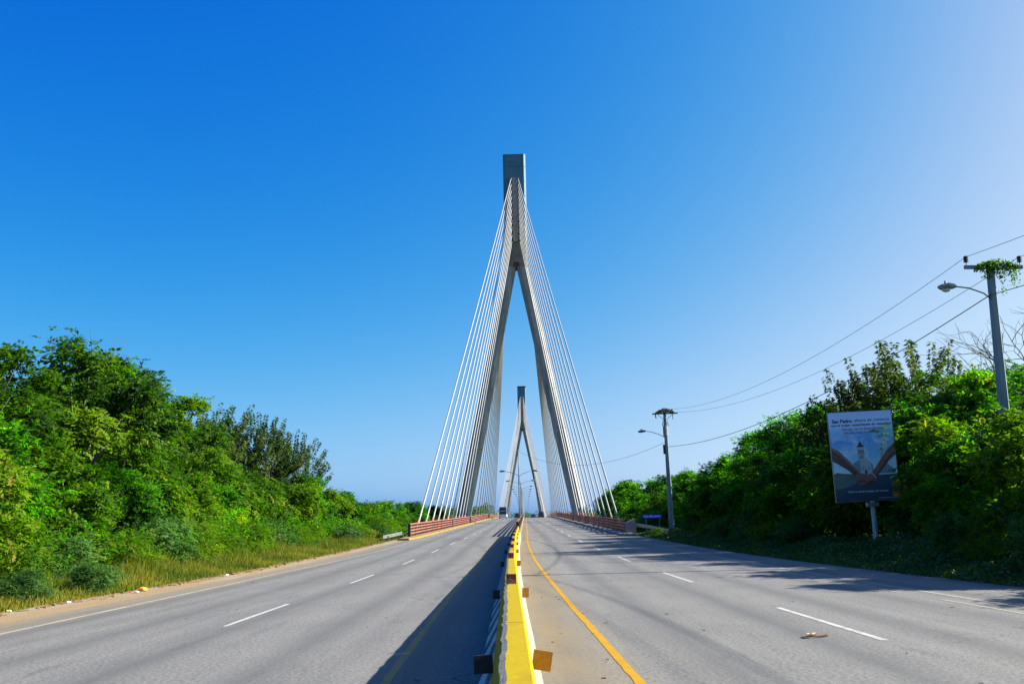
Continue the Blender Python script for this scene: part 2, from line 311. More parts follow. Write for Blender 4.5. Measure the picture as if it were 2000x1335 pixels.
# bridge deck slab and its road surface
BY = fr_(103, 720, 1)
m_ = MB()
ring = lambda y: [Vector((cx(y) + a, y, rz(y) + h)) for a, h in ((-11.6, -0.02), (-11.6, -0.9), (-9.4, -1.8), (9.4, -1.8), (11.6, -0.9), (11.6, -0.02))]
m_.loft([ring(y) for y in fr_(103, 720, 3)])
deck = tag(m_.build('bridge_deck', M['deck']), kind='structure')
strip('bridge_road', BY, lambda y: cx(y) - 9.86, lambda y: cx(y) + 9.86, rz, M['asphalt'], nx=6, kind='structure')
for side, nm, mk, mw in ((-1, 'walkway', M['kerb_yellow'], M['walk_dusty']), (1, 'walkway', M['kerb_grey'], M['kerb_grey'])):
    m_ = MB()
    def ringw(y):
        w_ = lerp(y, [(88, 0.6), (103, 1.35)])
        a, b_ = cx(y) + side * (11.25 - w_ + 0.22), cx(y) + side * 11.3
        return [Vector((a, y, rz(y) + 0.01)), Vector((a, y, rz(y) + 0.17)), Vector((b_, y, rz(y) + 0.17)), Vector((b_, y, rz(y) + 0.01))]
    m_.loft([ringw(y) for y in fr_(96, 720, 2)])
    wk = tag(m_.build('walkway', mw), kind='structure')
    m_ = MB()
    def ringk(y):
        w_ = lerp(y, [(88, 0.6), (103, 1.35)])
        a, b_ = cx(y) + side * (11.25 - w_), cx(y) + side * (11.25 - w_ + 0.21)
        return [Vector((a, y, rz(y) + 0.01)), Vector((a, y, rz(y) + 0.16)), Vector((a + side * .03, y, rz(y) + 0.18)), Vector((b_, y, rz(y) + 0.18)), Vector((b_, y, rz(y) + 0.01))]
    for y0 in range(96, 720, 4 if side < 0 else 4):
        if y0 > 330: break
        mm = MB(); mm.loft([ringk(y) for y in (y0 + 0.03, y0 + 2, y0 + 3.97)]); mm.build('kerb_stone', mk, wk)
    mm = MB(); mm.loft([ringk(y) for y in fr_(332.03, 720, 4)]); mm.build('kerb_run', mk, wk)

# painted lines
def mark(name, y0, y1, off, w_, mat, step=1.0, ragged=0.0):
    n_ = max(2, int((y1 - y0) / step) + 1); ys_ = list(np.linspace(y0, y1, n_))
    j = np.random.default_rng(int(y0 * 10) + 2000).normal(0, ragged, (n_, 2)) if ragged else np.zeros((n_, 2))
    vs_ = []; 
    for i, y in enumerate(ys_):
        o_ = off(y) if callable(off) else off
        vs_ += [(cx(y) + o_ - w_ / 2 + j[i, 0], y, rz(y) + 0.005), (cx(y) + o_ + w_ / 2 + j[i, 1], y, rz(y) + 0.005)]
    fs_ = [(2 * i, 2 * i + 1, 2 * i + 3, 2 * i + 2) for i in range(n_ - 1)]
    return obj(name, pymesh(name, vs_, fs_, mat), road)
for k in range(-2, 30):
    y0 = 16.35 + 16.4 * k
    mark('lane_dash', y0, y0 + 6.4, lerp(y0, [(20, 5.88), (60, 5.6), (110, 5.0)]), 0.13, M['white_line'], 1, 0.003)
for k in range(-2, 28):
    y0 = 20.9 + 15.2 * k
    mark('lane_dash', y0, y0 + 5.9, lerp(y0, [(20, -5.85), (60, -5.5), (110, -5.0)]), 0.11, M['white_line'], 1, 0.003)
mark('edge_line', -60, 300, lambda y: lerp(y, [(15, -10.0), (45, -10.3), (70, -9.6), (110, -9.45)]), 0.13, M['old_line'], 0.5, 0.006)
mark('edge_line', -60, 60, lambda y: lerp(y, [(15, 10.75), (45, 10.75), (60, 10.4)]), 0.12, M['old_line'], 0.5, 0.006)
for k in range(-1, 4): mark('edge_dash', 19 + 7.5 * k, 19 + 7.5 * k + 5.0, 10.05, 0.10, M['old_line'], 1, 0.004)
mark('median_line', 2, 400, lambda y: lerp(y, [(8, 1.52), (12.5, 1.53), (20, 1.47), (24, 1.42), (34, 1.34), (54, 1.12), (90, 0.92), (130, 1.0)]), 0.135, M['yellow_line'], 0.4, 0.006)
mark('median_line', 2, 300, lambda y: lerp(y, [(12, -1.6), (28, -1.72), (56, -1.8), (110, -1.5)]), 0.13, M['old_yellow_line'], 0.4, 0.008)
M['tar'] = worn('tar_joint', (0.07, 0.07, 0.07), (0.12, 0.12, 0.12), 4, 0.7)
for y_, a, b_, w_ in ((39.2, .4, 1.6, .05), (62, .4, 9.8, .06), (76, -9.6, -2.0, .12), (90, -9.4, 9.6, .18), (103, -9.8, 9.8, 0.30)):
    vs_ = []; xs_ = np.linspace(a, b_, 20); w0 = np.random.default_rng(int(y_)).normal(0, .03, 20)
    for i, x in enumerate(xs_): vs_ += [(cx(y_) + x, y_ + w0[i], rz(y_) + 0.007), (cx(y_) + x, y_ + w0[i] + w_, rz(y_ + w_) + 0.007)]
    obj('pavement_joint', pymesh('pavement_joint', vs_, [(2 * i, 2 * i + 2, 2 * i + 3, 2 * i + 1) for i in range(19)], M['tar']), road)

# ------------------------------------------------------------------ concrete median barrier
bar = empty('median_barrier', (0, 0, 0))
tag(bar, 'long yellow painted concrete barrier with white foot running down the middle of the road', 'barrier', kind='thing')
prof = [(-0.44, 0.0), (-0.42, 0.09), (-0.235, 0.36), (-0.135, 0.93), (-0.105, 0.985), (-0.062, 1.0), (0.095, 1.0), (0.118, 0.975), (0.20, 0.40), (0.33, 0.12), (0.36, 0.0)]
pm = [3, 3, 1, 1, 2, 0, 0, 0, 4, 4]       # material per face of the profile
mats = [M['barrier_yellow'], M['barrier_yellow'], M['barrier_chip'], M['barrier_stripes'], M['barrier_white']]
brg = np.random.default_rng(21)
NB = 1200
wob = np.convolve(brg.normal(0, 1, NB), np.hanning(9) / 4, 'same'); wob2 = np.convolve(brg.normal(0, 1, NB), np.hanning(61) / 15, 'same')
edge = np.convolve(brg.normal(0, 1, NB), np.hanning(5) / 2, 'same')
def barrier_section(y0, y1, step):
    ys_ = list(np.arange(y0 + 0.012, y1 - 0.012, step)) + [y1 - 0.012]; k = len(prof); vs_ = []
    for y in ys_:
        i = int((y + 12) * 8) % NB
        for j, (a, h) in enumerate(prof):
            da = 0.010 * wob2[i]
            if j in (4, 5): da += 0.009 * edge[i]
            if j in (8, 9): h = h + 0.02 * wob[i]; 
            if j == 9: da += 0.018 * wob2[(i * 2) % NB]
            vs_.append((cx(y) + a + da, y, rz(y) + h * 1.0 + (0.004 * wob2[i] if h > 0.9 else 0)))
    fs_, mi = [], []
    for r_ in range(len(ys_) - 1):
        for j in range(k - 1):
            fs_.append((r_ * k + j, (r_ + 1) * k + j, (r_ + 1) * k + j + 1, r_ * k + j + 1)); mi.append(pm[j])
    fs_.append(tuple(range(k))); mi.append(4); fs_.append(tuple((len(ys_) - 1) * k + j for j in range(k))[::-1]); mi.append(4)
    me = pymesh('barrier_section', vs_, fs_, mats, mi)
    return obj('barrier_section', me, bar)
yy = -9.0
while yy < 103: barrier_section(yy, min(yy + 6.25, 103), 0.125 if yy < 40 else 0.5); yy += 6.25
def plate(name, c, w_, h, mat, parent, yaw=0.0, roll=0.0, th=0.014):
    mm = MB(); rot = Matrix.Rotation(yaw, 3, 'Z') @ Matrix.Rotation(roll, 3, 'Y'); mm.box((0, 0, 0), (w_, th, h), rot)
    return mm.build(name, mat, parent, loc=c)
ry = [8.1, 16.1, 28.5, 41, 53.5, 66, 76, 86, 95]
for i, y in enumerate(ry):
    r_ = random.uniform(-0.08, 0.08)
    if i:
        p = plate('reflector', (cx(y) - 0.005, y, rz(y) + 1.075), 0.155, 0.15, M['red_reflector'], bar, 0, r_ * .4)
        p['label'] = 'square red reflector plate standing on the barrier top'
        if i == 1:
            for q in range(14):
                mm = MB(); mm.box((0, 0, 0), (0.004, 0.003, random.uniform(.02, .07)), Matrix.Rotation(random.uniform(-1.2, 1.2), 3, 'Y'))
                mm.build('scratch', M['scratch'], p, loc=(random.uniform(-.06, .065), -0.009, random.uniform(-.06, .0)))
    p = plate('reflector', (cx(y) + 0.215, y, rz(y) + 0.86), 0.15 if i < 1 else 0.105, 0.15, M['amber_reflector'], bar, random.uniform(-.1, .3), 0.17 if not i else r_); p['label'] = 'square amber reflector plate on the right face'
    p = plate('reflector', (cx(y) - 0.245, y, rz(y) + 0.84), 0.15 if i < 1 else 0.11, 0.14, M['black_reflector'], bar, 0.1, r_); p['label'] = 'dark square reflector plate on the shaded left face'

# ------------------------------------------------------------------ bridge railings
def railing(side_off, y0, y1, label, kindname, hgt=1.25, basez=0.17, main=55):
    root = empty(kindname, (0, 0, 0)); tag(root, label, 'railing', 'red steel railings of the bridge')
    for r_ in range(4):
        mm = MB(); h = basez + hgt * (0.24 + 0.253 * r_)
        f = lambda y: [Vector((cx(y) + side_off + a, y, rz(y) + h + b_)) for a, b_ in ((-.05, -.055), (.05, -.055), (.05, .055), (-.05, .055))]
        mm.loft([f(y) for y in fr_(y0, y1, 4)]); mm.build('rail', M['rail'], root)
    mm = MB()
    for y in np.arange(y0 + .3, min(y1, 330), 0.42):
        mm.box((cx(y) + side_off, y, rz(y) + basez + hgt * .46), (0.03, 0.03, hgt * .92))
    tag(mm.build('picket', M['rail'], root), kind='stuff')
    for y in list(np.arange(y0, min(y1, 330), 5.5)):
        mm = MB(); mm.box((cx(y) + side_off + .02, y + .06, rz(y) + basez + hgt * .49), (0.12, 0.12, hgt * .98)); mm.build('post', M['rail'], root)
    for y in (y0, y0 + 60, y0 + 110, y0 + 180):
        mm = MB(); mm.box((cx(y) + side_off, y - .12, rz(y) + basez + hgt * .5), (0.26, 0.30, hgt * 1.04)); p = mm.build('post', M['dark_metal'], root); p['label'] = 'thick dark post at a railing joint'
    return root
railing(-11.0, 103, 712, 'red steel railing with four rails along the left edge of the bridge', 'bridge_railing')
railing(11.0, 103, 712, 'red steel railing with four rails along the right edge of the bridge', 'bridge_railing')
cb = MB(); cb.loft([[Vector((cx(y) + a, y, rz(y) + h)) for a, h in ((-.3, .005), (-.24, .34), (.24, .34), (.3, .005))] for y in fr_(103.1, 712, 3)])
tag(cb.build('median_kerb', M['walk_dusty']), kind='structure')
railing(0.0, 103.4, 712, 'red steel railing along the middle of the bridge beneath the lamp posts', 'bridge_railing', 1.1, 0.34)
# concrete end block at the right and the two guard rails
eb = MB(); eb.loft([[Vector((11.35 + a + cx(102), 101.6 + b_, z)) for a, b_ in ((-.45, -.2), (.45, -.2), (.45, .9), (-.45, .9))] for z in (0.3,)] + [[Vector((11.35 + a + cx(102), 101.6 + b_, z)) for a, b_, z in ((-.45, -.2, 1.95), (.45, -.2, 2.35), (.45, .9, 2.35), (-.45, .9, 1.95))]])
tag(eb.build('end_block', M['kerb_grey']), 'grey concrete end block where the right bridge railing begins', 'end block')
def guard(pts, label):
    root = empty('guard_rail', pts[0]); tag(root, label, 'guard rail')
    L0 = Vector(pts[0]); pr = [(-.0, -.16), (.04, -.12), (.04, -.05), (-.02, 0), (.04, .05), (.04, .12), (0, .16), (-.02, .16), (-.04, 0), (-.02, -.16)]
    mm = MB(); rings = []
    for i, p in enumerate(pts):
        p = Vector(p); t_ = (Vector(pts[min(i + 1, len(pts) - 1)]) - Vector(pts[max(0, i - 1)])); t_.z = 0; t_.normalize(); nrm = Vector((-t_.y, t_.x, 0))
        rings.append([p - L0 + nrm * a + Vector((0, 0, h)) for a, h in pr])
    mm.loft(rings); mm.build('beam', M['galv'], root)
    for p in pts[::2]:
        mm = MB(); q = Vector(p) - L0; mm.box((q.x + .1, q.y + .1, q.z - .42), (.12, .15, .95)); mm.build('post', M['galv'], root)
guard([(11.9, 101.4, 1.75), (12.4, 99, 1.62), (12.9, 97, 1.5), (13.3, 95, 1.35), (13.6, 93.5, 1.2), (13.9, 92.5, 1.1)], 'grey steel guard rail curving down from the right end block')
guard([(-11.4, 101.5, 1.35), (-11.9, 98.5, 1.2), (-12.2, 96, 1.1), (-12.4, 94.5, 1.05)], 'pale steel guard rail half hidden in weeds before the left railing')

# ------------------------------------------------------------------ pylons with their stay cables
def chamfer_ring(xc, yc, z, hx, hy, c):
    return [Vector((xc + a, yc + b_, z)) for a, b_ in ((-hx + c, -hy), (hx - c, -hy), (hx, -hy + c), (hx, hy - c), (hx - c, hy), (-hx + c, hy), (-hx, hy - c), (-hx, -hy + c))]
def make_pylon(yc, zbase, label, far):
    root = empty('bridge_pylon', (cx(yc), yc, 0), -0.0100); tag(root, label, 'bridge pylon', 'A shaped pylons of the bridge')
    AP, TOP = 58.6, 84.6
    def inner(z): return 0.12 + (11.25 - 0.12) * (AP - z) / (AP - zbase)
    def outer(z): return 2.56 + (14.25 - 2.56) * (AP - z) / (AP - zbase)
    for s in (-1, 1):
        leg = empty('leg', (0, 0, 0)); leg.parent = root
        z = -12.0
        k = 0
        while z < AP - 0.5:
            z1 = min(z + 4.3, AP - 0.05)
            if AP - z1 < 1.5: z1 = AP - 0.05
            mm = MB(); g = 0.035; rings = []
            hy = lambda q: 2.55 - 0.45 * (q + 12) / 70
            for q, e in ((z, .05), (z + .13, .05), (z + .14, 0), (z1, 0)):
                i_, o_ = inner(q), outer(q); rings.append(chamfer_ring(s * (i_ + o_) / 2, 0, q, (o_ - i_) / 2 - e, hy(q) - e, min(.8, (o_ - i_) * .3)))
            mm.loft(rings); mm.build('leg_segment', M['concrete'], leg); z = z1; k += 1
    # transition block over the legs, then the mast
    mast = empty('mast', (0, 0, 0)); mast.parent = root
    z = AP - 0.045; k = 0
    hx = 2.56
    while z < TOP - 0.1:
        z1 = min(z + (3.0 if k < 2 else 3.45), TOP)
        if TOP - z1 < 1.0: z1 = TOP
        mm = MB(); rings = []
        for q, e in ((z, .05), (z + .06, .05), (z + .065, 0), (z1 - .0, 0)):
            rings.append(chamfer_ring(0, 0, q, hx - e, 2.12 - e, .42))
        mm.loft(rings); mm.build('mast_segment', M['concrete_brown'] if k < 2 else (M['concrete'] if k < 3 else M['mast']), mast); z = z1; k += 1
    mm = MB(); mm.loft([chamfer_ring(0, 0, TOP + .0, hx + .03, 2.16, .42), chamfer_ring(0, 0, TOP + .22, hx + .03, 2.16, .42), chamfer_ring(0, 0, TOP + .3, hx - .05, 2.1, .42)])
    mm.build('mast_cap', M['mast'], mast)
    if far:
        mm = MB()
        for i in range(-3, 4): mm.box((i * .78, 0, TOP + .55), (.42, 4.0, .6))
        mm.box((0, 0, TOP + .95), (5.2, 4.3, .22)); p = mm.build('crown_rail', M['dark_metal'], mast); p['label'] = 'dark railing band on top'
    # anchor strip, front and back
    for f in (-1, 1):
        z = 64.2
        while z < 78.6:
            mm = MB(); mm.box((0, f * 2.27, z + .93), (1.15, .3, 1.82)); mm.build('anchor_panel', M['concrete'], mast); z += 1.87
    mm = MB(); mm.box((0, 0, AP + .45), (1.3, 4.45, .9)); mm.build('slot_shade_block', M['slot_shade'], mast)  # near-black box stands in for the shade in the slot between the legs
    # stays
    for s in (-1, 1):
        for f, y_off in ((-1, [17 + 8.75 * k for k in range(11)]), (1, [27 + 15.4 * k for k in range(11)])):
            if far: f = -f            # long fan always towards midspan
            for k, dy in enumerate(y_off):
                yb = yc + f * dy
                za = 65.2 + 1.4 * k
                p0 = Vector((cx(yb) - cx(yc) + s * 11.45 + 0.01 * f * dy, f * dy, rz(yb) + .2)); p1 = Vector((s * .72, f * 2.2, za))
                c_ = Matrix.Rotation(0.0, 3, 'Z')
                # root is turned by -0.01: undo it on the deck end
                q0 = Matrix.Rotation(0.0100, 3, 'Z') @ Vector((cx(yb) - cx(yc) + s * 11.45, f * dy, rz(yb) + .2))
                d_ = (p1 - q0); L_ = d_.length; d_.normalize()
                sag = 0.35 * (L_ / 120.0)
                pts = [q0 + d_ * (L_ * t_) + Vector((0, 0, -4 * sag * t_ * (1 - t_))) for t_ in (0, .04, .25, .5, .75, 1)]
                mm = MB(); mm.tube(pts, .108, 8); cb_ = mm.build('stay_cable', M['cable'], root, smooth=True)
                a_ = 1.6 / max(.2, d_.z); mm = MB(); mm.tube([q0, q0 + d_ * min(a_, 5.0)], .135, 8); mm.build('cable_sleeve', M['sleeve'], cb_, smooth=True)
                mm = MB(); mm.tube([p1 - d_ * 1.1, p1], .15, 8); mm.build('anchor_head', M['dark_metal'], cb_, smooth=True)
    return root
make_pylon(217.0, rz(217), 'nearer and larger A shaped concrete pylon with its fan of white stay cables', False)
make_pylon(607.0, rz(607), 'distant smaller A shaped pylon seen between the legs of the nearer one', True)

# ------------------------------------------------------------------ street lamps on the median
def lamp_head_mesh(mm, x, z, s):
    # cobra head, s = +-1 along x
    rings = []
    for a, w_, h0, h1 in ((0, .05, -.04, .05), (.10, .11, -.08, .10), (.35, .17, -.12, .14), (.62, .15, -.13, .09), (.78, .05, -.07, .02)):
        rings.append([Vector((x + s * a, b_, z + c_)) for b_, c_ in ((-w_, 0), (-w_ * .7, h1), (w_ * .7, h1), (w_, 0), (w_ * .7, h0), (-w_ * .7, h0))])
    mm.loft(rings)
def make_median_lamp(tall):
    root = empty('street_lamp', (0, 0, 0))
    mm = MB(); top = 11.0 if tall else 8.0; mm.tube([(0, 0, .3), (0, 0, 3), (0, 0, 7.9), (0, 0, top)], [.12, .105, .075, .055], 10); mm.build('pole', M['lamp_paint'], root, smooth=True)
    mm = MB(); mm.box((0, 0, .37), (.4, .4, .06)); mm.build('base_plate', M['lamp_paint'], root)
    for s in (-1, 1):
        mm = MB(); mm.tube([(0, 0, 7.35), (s * .5, 0, 7.65), (s * 1.3, 0, 7.95), (s * 2.15, 0, 8.1)], .034, 6); mm.build('arm', M['lamp_paint'], root, smooth=True)
        mm = MB(); lamp_head_mesh(mm, s * 2.0, 8.09, s); mm.build('lamp_head', M['lamp_paint'], root)
    return root
lp = None; nth = ['nearest and tallest', 'second nearest', 'third nearest', 'fourth nearest', 'fifth nearest', 'sixth nearest']
L0Z = 0.0
for k, y in enumerate([143, 192, 240, 275] + [310 + 36 * i for i in range(10)]):
    if k == 0: L = make_median_lamp(True)
    elif k == 1: lp = make_median_lamp(False); L = lp
    else: L = tree_copy(lp)
    L.location = (cx(y), y, rz(y) + L0Z); L.rotation_euler = (0, 0, random.uniform(-.04, .04))
    tag(L, ('%s double arm street lamp on the median railing, counted from the camera' % nth[k]) if k < 6 else 'small double arm street lamp on the bridge median, %s in line from the camera' % ORD[k], 'street lamp', 'double arm street lamps on the bridge median')

# ------------------------------------------------------------------ vehicles
def wheel_set(root, xs, ys_, r_, w_=.22):
    for x in xs:
        for y in ys_:
            mm = MB(); mm.tube([(x - w_ / 2, y, r_), (x + w_ / 2, y, r_)], r_, 14); wh = mm.build('wheel', M['rubber'], root)
            mm = MB(); sx_ = 1 if x > 0 else -1; mm.tube([(x + sx_ * (w_ / 2), y, r_), (x + sx_ * (w_ / 2 + .02), y, r_)], r_ * .55, 12); mm.build('rim', M['galv'], wh)
def make_car(name, label, paintm, rear=True, suv=True):
    root = empty(name); tag(root, label, 'car')
    f = -1                                     # the end we see is at -y
    mm = MB(); W2 = .9
    sect = [(-2.25, .45, .95, .78), (-2.2, .3, 1.08, .9), (-.9, .28, 1.1, .92), (1.2, .28, 1.05, .92), (2.0, .32, .92, .88), (2.3, .45, .75, .75)]
    rings = [[Vector((a * w_, y, z)) for a, z in ((-.96, z0), (-1, z0 + .15), (-1, z1 - .12), (-.9, z1), (.9, z1), (1, z1 - .12), (1, z0 + .15), (.96, z0))] for y, z0, z1, w_ in sect]
    mm.loft(rings); mm.build('body', paintm, root, smooth=False)
    th = 1.78 if suv else 1.48
    mm = MB(); sect = [(-2.15 if suv else -1.7, 1.05, .84), (-1.75 if suv else -1.0, th, .70), (.3, th, .70), (1.1, 1.03, .84)]
    bot = [Vector((a * .86, y, 1.02)) for a, y in ((-1, sect[0][0]), (1, sect[0][0]), (1, 1.15), (-1, 1.15))]; topr = [Vector((a * .70, y, th)) for a, y in ((-1, sect[1][0]), (1, sect[1][0]), (1, .35), (-1, .35))]
    mm.loft([bot, topr]); mm.build('cabin', paintm, root)
    y0, y1 = sect[0][0], sect[1][0]
    mm = MB(); pa = lambda t_, a: Vector((a * (.86 + (.70 - .86) * t_), y0 + (y1 - y0) * t_ - .012, 1.02 + (th - 1.02) * t_))
    mm.add([pa(.15, -.86), pa(.15, .86), pa(.88, .86), pa(.88, -.86), pa(.15, -.86) + Vector((0, .02, 0)), pa(.15, .86) + Vector((0, .02, 0)), pa(.88, .86) + Vector((0, .02, 0)), pa(.88, -.86) + Vector((0, .02, 0))], [(0, 1, 2, 3), (4, 7, 6, 5), (0, 4, 5, 1), (1, 5, 6, 2), (2, 6, 7, 3), (3, 7, 4, 0)])
    mm.build('windscreen', M['glass'], root)
    for s in (-1, 1):
        mm = MB(); ps = lambda t_, y: Vector((s * ((.86 + (.70 - .86) * t_) + .012), y, 1.02 + (th - 1.02) * t_))
        q = [ps(.12, y0 + .35), ps(.12, .95), ps(.85, .3), ps(.85, y1 + .15)]; mm.add(q + [v_ - Vector((s * .03, 0, 0)) for v_ in q], [(0, 1, 2, 3), (4, 7, 6, 5), (0, 4, 5, 1), (1, 5, 6, 2), (2, 6, 7, 3), (3, 7, 4, 0)]); mm.build('side_window', M['glass'], root)
        mm = MB(); mm.box((s * .68, -2.24, .88), (.26, .06, .16)); mm.build('tail_light' if rear else 'headlight', M['taillight'] if rear else M['lens'], root)
        mm = MB(); mm.box((s * 1.0, .75 if rear else -.6, 1.12), (.18, .1, .14)); mm.build('wing_mirror', paintm, root)
    mm = MB(); mm.box((0, -2.25, .5), (1.6, .12, .2)); mm.build('bumper', M['dark_metal'], root)
    wheel_set(root, (-.78, .78), (-1.4, 1.45), .34)
    return root
c1 = make_car('car', 'dark tall car driving away in the far right lane at the bridge crest', M['car_dark'], True, True); c1.location = (cx(335) + 5.9, 335, rz(335)); c1.scale = (1.05, 1, 1.1)
c2 = make_car('car', 'small dark saloon car driving away near the yellow line at the bridge crest', M['car_maroon'], True, False); c2.location = (cx(385) + 3.7, 385, rz(385))
c3 = make_car('car', 'dark car coming towards the camera behind the lamp posts', M['car_dark'], False, True); c3.location = (cx(375) - 2.4, 375, rz(375))
bus = empty('coach', (cx(320) - 6.3, 320, rz(320))); tag(bus, 'tall white and blue coach coming towards the camera on the left carriageway', 'bus')
mm = MB(); mm.loft([chamfer_ring(0, 6, z, 1.27 - e, 6 - e2, .22) for z, e, e2 in ((.35, .03, .05), (.6, 0, 0), (1.3, 0, 0))]); mm.build('lower_body', M['bus_white'], bus)
mm = MB(); mm.loft([chamfer_ring(0, 6, z, 1.27 - e, 6 - e2, .22) for z, e, e2 in ((1.3, 0, 0), (3.3, .04, .12), (3.62, .16, .4), (3.7, .4, .7))]); mm.build('upper_body', M['bus_blue'], bus)
mm = MB(); mm.loft([[Vector((a, y, z)) for a, y in ((-w_, y0), (w_, y0), (w_, y0 + .1), (-w_, y0 + .1))] for z, w_, y0 in ((1.42, 1.0, -.035), (2.3, 1.0, .015))]); mm.build('windscreen', M['glass'], bus)
mm = MB(); mm.loft([[Vector((a, y, z)) for a, y in ((-w_, y0), (w_, y0), (w_, y0 + .1), (-w_, y0 + .1))] for z, w_, y0 in ((2.48, 1.0, .015), (3.4, .98, .13))]); mm.build('upper_windscreen', M['glass'], bus)
mm = MB(); mm.box((0, -.03, 2.39), (2.2, .08, .1)); mm.build('windscreen_bar', M['bus_white'], bus)
mm = MB(); mm.box((0, -.02, .5), (2.3, .14, .3)); mm.build('bumper', M['bus_white'], bus)
for s in (-1, 1):
    mm = MB(); mm.box((s * .9, -.04, .85), (.4, .08, .2)); mm.build('headlight', M['lens'], bus)
    mm = MB(); mm.tube([(s * 1.15, -.05, 3.0), (s * 1.45, -.3, 3.0), (s * 1.5, -.35, 2.6)], .03, 6); mm.box((s * 1.5, -.36, 2.4), (.2, .1, .42)); mm.build('wing_mirror', M['dark_metal'], bus)
    for k in range(6): mm = MB(); mm.box((s * 1.275, 1.6 + k * 1.75, 2.3), (.03, 1.6, 1.0)); mm.build('side_window', M['glass'], bus)
wheel_set(bus, (-1.08, 1.08), (2.2, 8.6), .5, .3)

# ------------------------------------------------------------------ utility poles, wires
def insulator(mm, x, z, s=1.0):
    mm.tube([(x, 0, z - .08), (x, 0, z + .22)], .018, 6)
    for q in (.10, .19, .28): mm.tube([(x, 0, z + q * s - .02), (x, 0, z + q * s + .03), (x, 0, z + q * s + .07)], [.10, .10, .03], 10)
# near pole
pa_ = Vector((19.95, 40.5, 0.8)); P1 = empty('utility_pole', pa_, 0.05); tag(P1, 'tall near concrete utility pole with street lamp rising from the bushes at right', 'utility pole')
P1.rotation_euler = (0, R(0.6), 0.03)
mm = MB(); mm.loft([chamfer_ring(0, 0, z, h, h, h * .3) for z, h in ((-.5, .215), (5, .175), (11.55, .125))]); mm.build('shaft', M['pole'], P1)
mm = MB(); mm.box((.05, -.18, 11.28), (2.45, .11, .15)); ca = mm.build('crossarm', M['pole'], P1)
for x in (-1.08, 1.18):
    mm = MB(); insulator(mm, x, 11.42, 1.0); ins = mm.build('insulator', M['dark_metal'], P1, loc=(0, -.18, 0))
mm = MB(); mm.tube([(-.1, -.05, 9.95), (-.4, -.05, 10.2), (-1.0, -.05, 10.42), (-1.65, -.05, 10.5)], .03, 8); mm.build('lamp_arm', M['lamp_paint'], P1, smooth=True)
mm = MB(); lamp_head_mesh(mm, -1.5, 10.5, -1); mm.tube([(-1.95, 0, 10.62), (-1.95, 0, 10.74)], .05, 8); mm.build('lamp_head', M['galv'], P1)
mm = MB(); rings = [[Vector((-1.95 + math.cos(t_ * math.pi / 4) * r_ * 1.5, math.sin(t_ * math.pi / 4) * r_, 10.37 - d_)) for t_ in range(8)] for r_, d_ in ((.13, -.02), (.12, .05), (.06, .10))]; mm.loft(rings); mm.build('lamp_lens', M['lens'], P1)
# far pole
P2 = empty('utility_pole', (15.1, 98, rz(98)), 0.0); tag(P2, 'farther concrete utility pole beside the blue sign with a nest heap on its crossarm', 'utility pole')
P2.rotation_euler = (0, R(-0.9), 0.0)
mm = MB(); mm.loft([chamfer_ring(0, 0, z, h, h, h * .3) for z, h in ((-.5, .25), (6, .19), (11.9, .13))]); mm.build('shaft', M['pole'], P2)
mm = MB(); mm.box((0, -.2, 11.7), (2.5, .11, .12)); mm.build('crossarm', M['dark_metal'], P2)
for s in (-1, 1):
    mm = MB(); mm.tube([(0, -.2, 11.0), (s * .75, -.2, 11.62)], .025, 6); mm.build('brace', M['dark_metal'], P2)
for x in (-.95,): mm = MB(); mm.tube([(x, -.2, 11.65), (x + .05, -.25, 11.25)], .05, 8); mm.build('insulator', M['dark_metal'], P2)
mm = MB(); mm.tube([(.75, -.2, 11.1), (.75, -.2, 12.15)], .035, 6); insulator(mm, .75, 11.8); mm.build('insulator', M['dark_metal'], P2)
rg = np.random.default_rng(5); mm = MB()
for i in range(420):
    a = rg.uniform(-1, 1); h = (1 - a * a) * .42 * rg.uniform(0, 1); d_ = Vector((rg.normal(), rg.normal() * .6, rg.normal() * .25)).normalized() * .14
    c_ = Vector((a * .85, -.2 + rg.uniform(-.3, .3), 11.78 + h)); mm.tube([c_ - d_, c_ + d_], .016, 3, False)
nest = mm.build('twig_heap', M['bark']); nest.location = P2.location; nest.rotation_euler = P2.rotation_euler; tag(nest, 'brown heap of twigs resting on the crossarm of the farther utility pole', 'nest')
mm = MB(); mm.tube([(0, -.0, 9.5), (0, 0, 10.2), (0, 0, 10.5)], [.26, .26, .24], 12); mm.build('collar', M['pole'], P2)
for a in (-.28, .28): mm = MB(); mm.tube([(a, -.1, 10.5), (a * .8, -.1, 11.0)], [.05, .02], 6); mm.build('bushing', M['dark_metal'], P2)
mm = MB(); mm.box((-.28, -.1, 8.2), (.16, .2, .9)); mm.build('junction_box', M['dark_metal'], P2)
mm = MB(); mm.tube([(-.15, 0, 9.4), (-.8, 0, 9.75), (-1.5, 0, 9.98), (-2.1, 0, 10.05)], .03, 8); mm.build('lamp_arm', M['lamp_paint'], P2, smooth=True)
mm = MB(); lamp_head_mesh(mm, -1.95, 10.05, -1); mm.tube([(-2.4, 0, 10.15), (-2.4, 0, 10.3)], .05, 8); mm.build('lamp_head', M['lamp_paint'], P2)
def wire(p0, p1, sag, r_, label, n_=28, cat='cable'):
    p0, p1 = Vector(p0), Vector(p1); mm = MB()
    mm.tube([p0.lerp(p1, t_) + Vector((0, 0, -4 * sag * t_ * (1 - t_))) - p0 for t_ in np.linspace(0, 1, n_)], r_, 5)
    o_ = mm.build('overhead_wire', M['dark_metal'], None, smooth=True, loc=p0); tag(o_, label, cat, 'wires of the utility line'); return o_
P1L = P1.matrix_basis @ Vector((-1.08, -.18, 11.72)); P1R = P1.matrix_basis @ Vector((1.18, -.18, 11.72)); P1C = P1.matrix_basis @ Vector((-.18, -.1, 10.1))
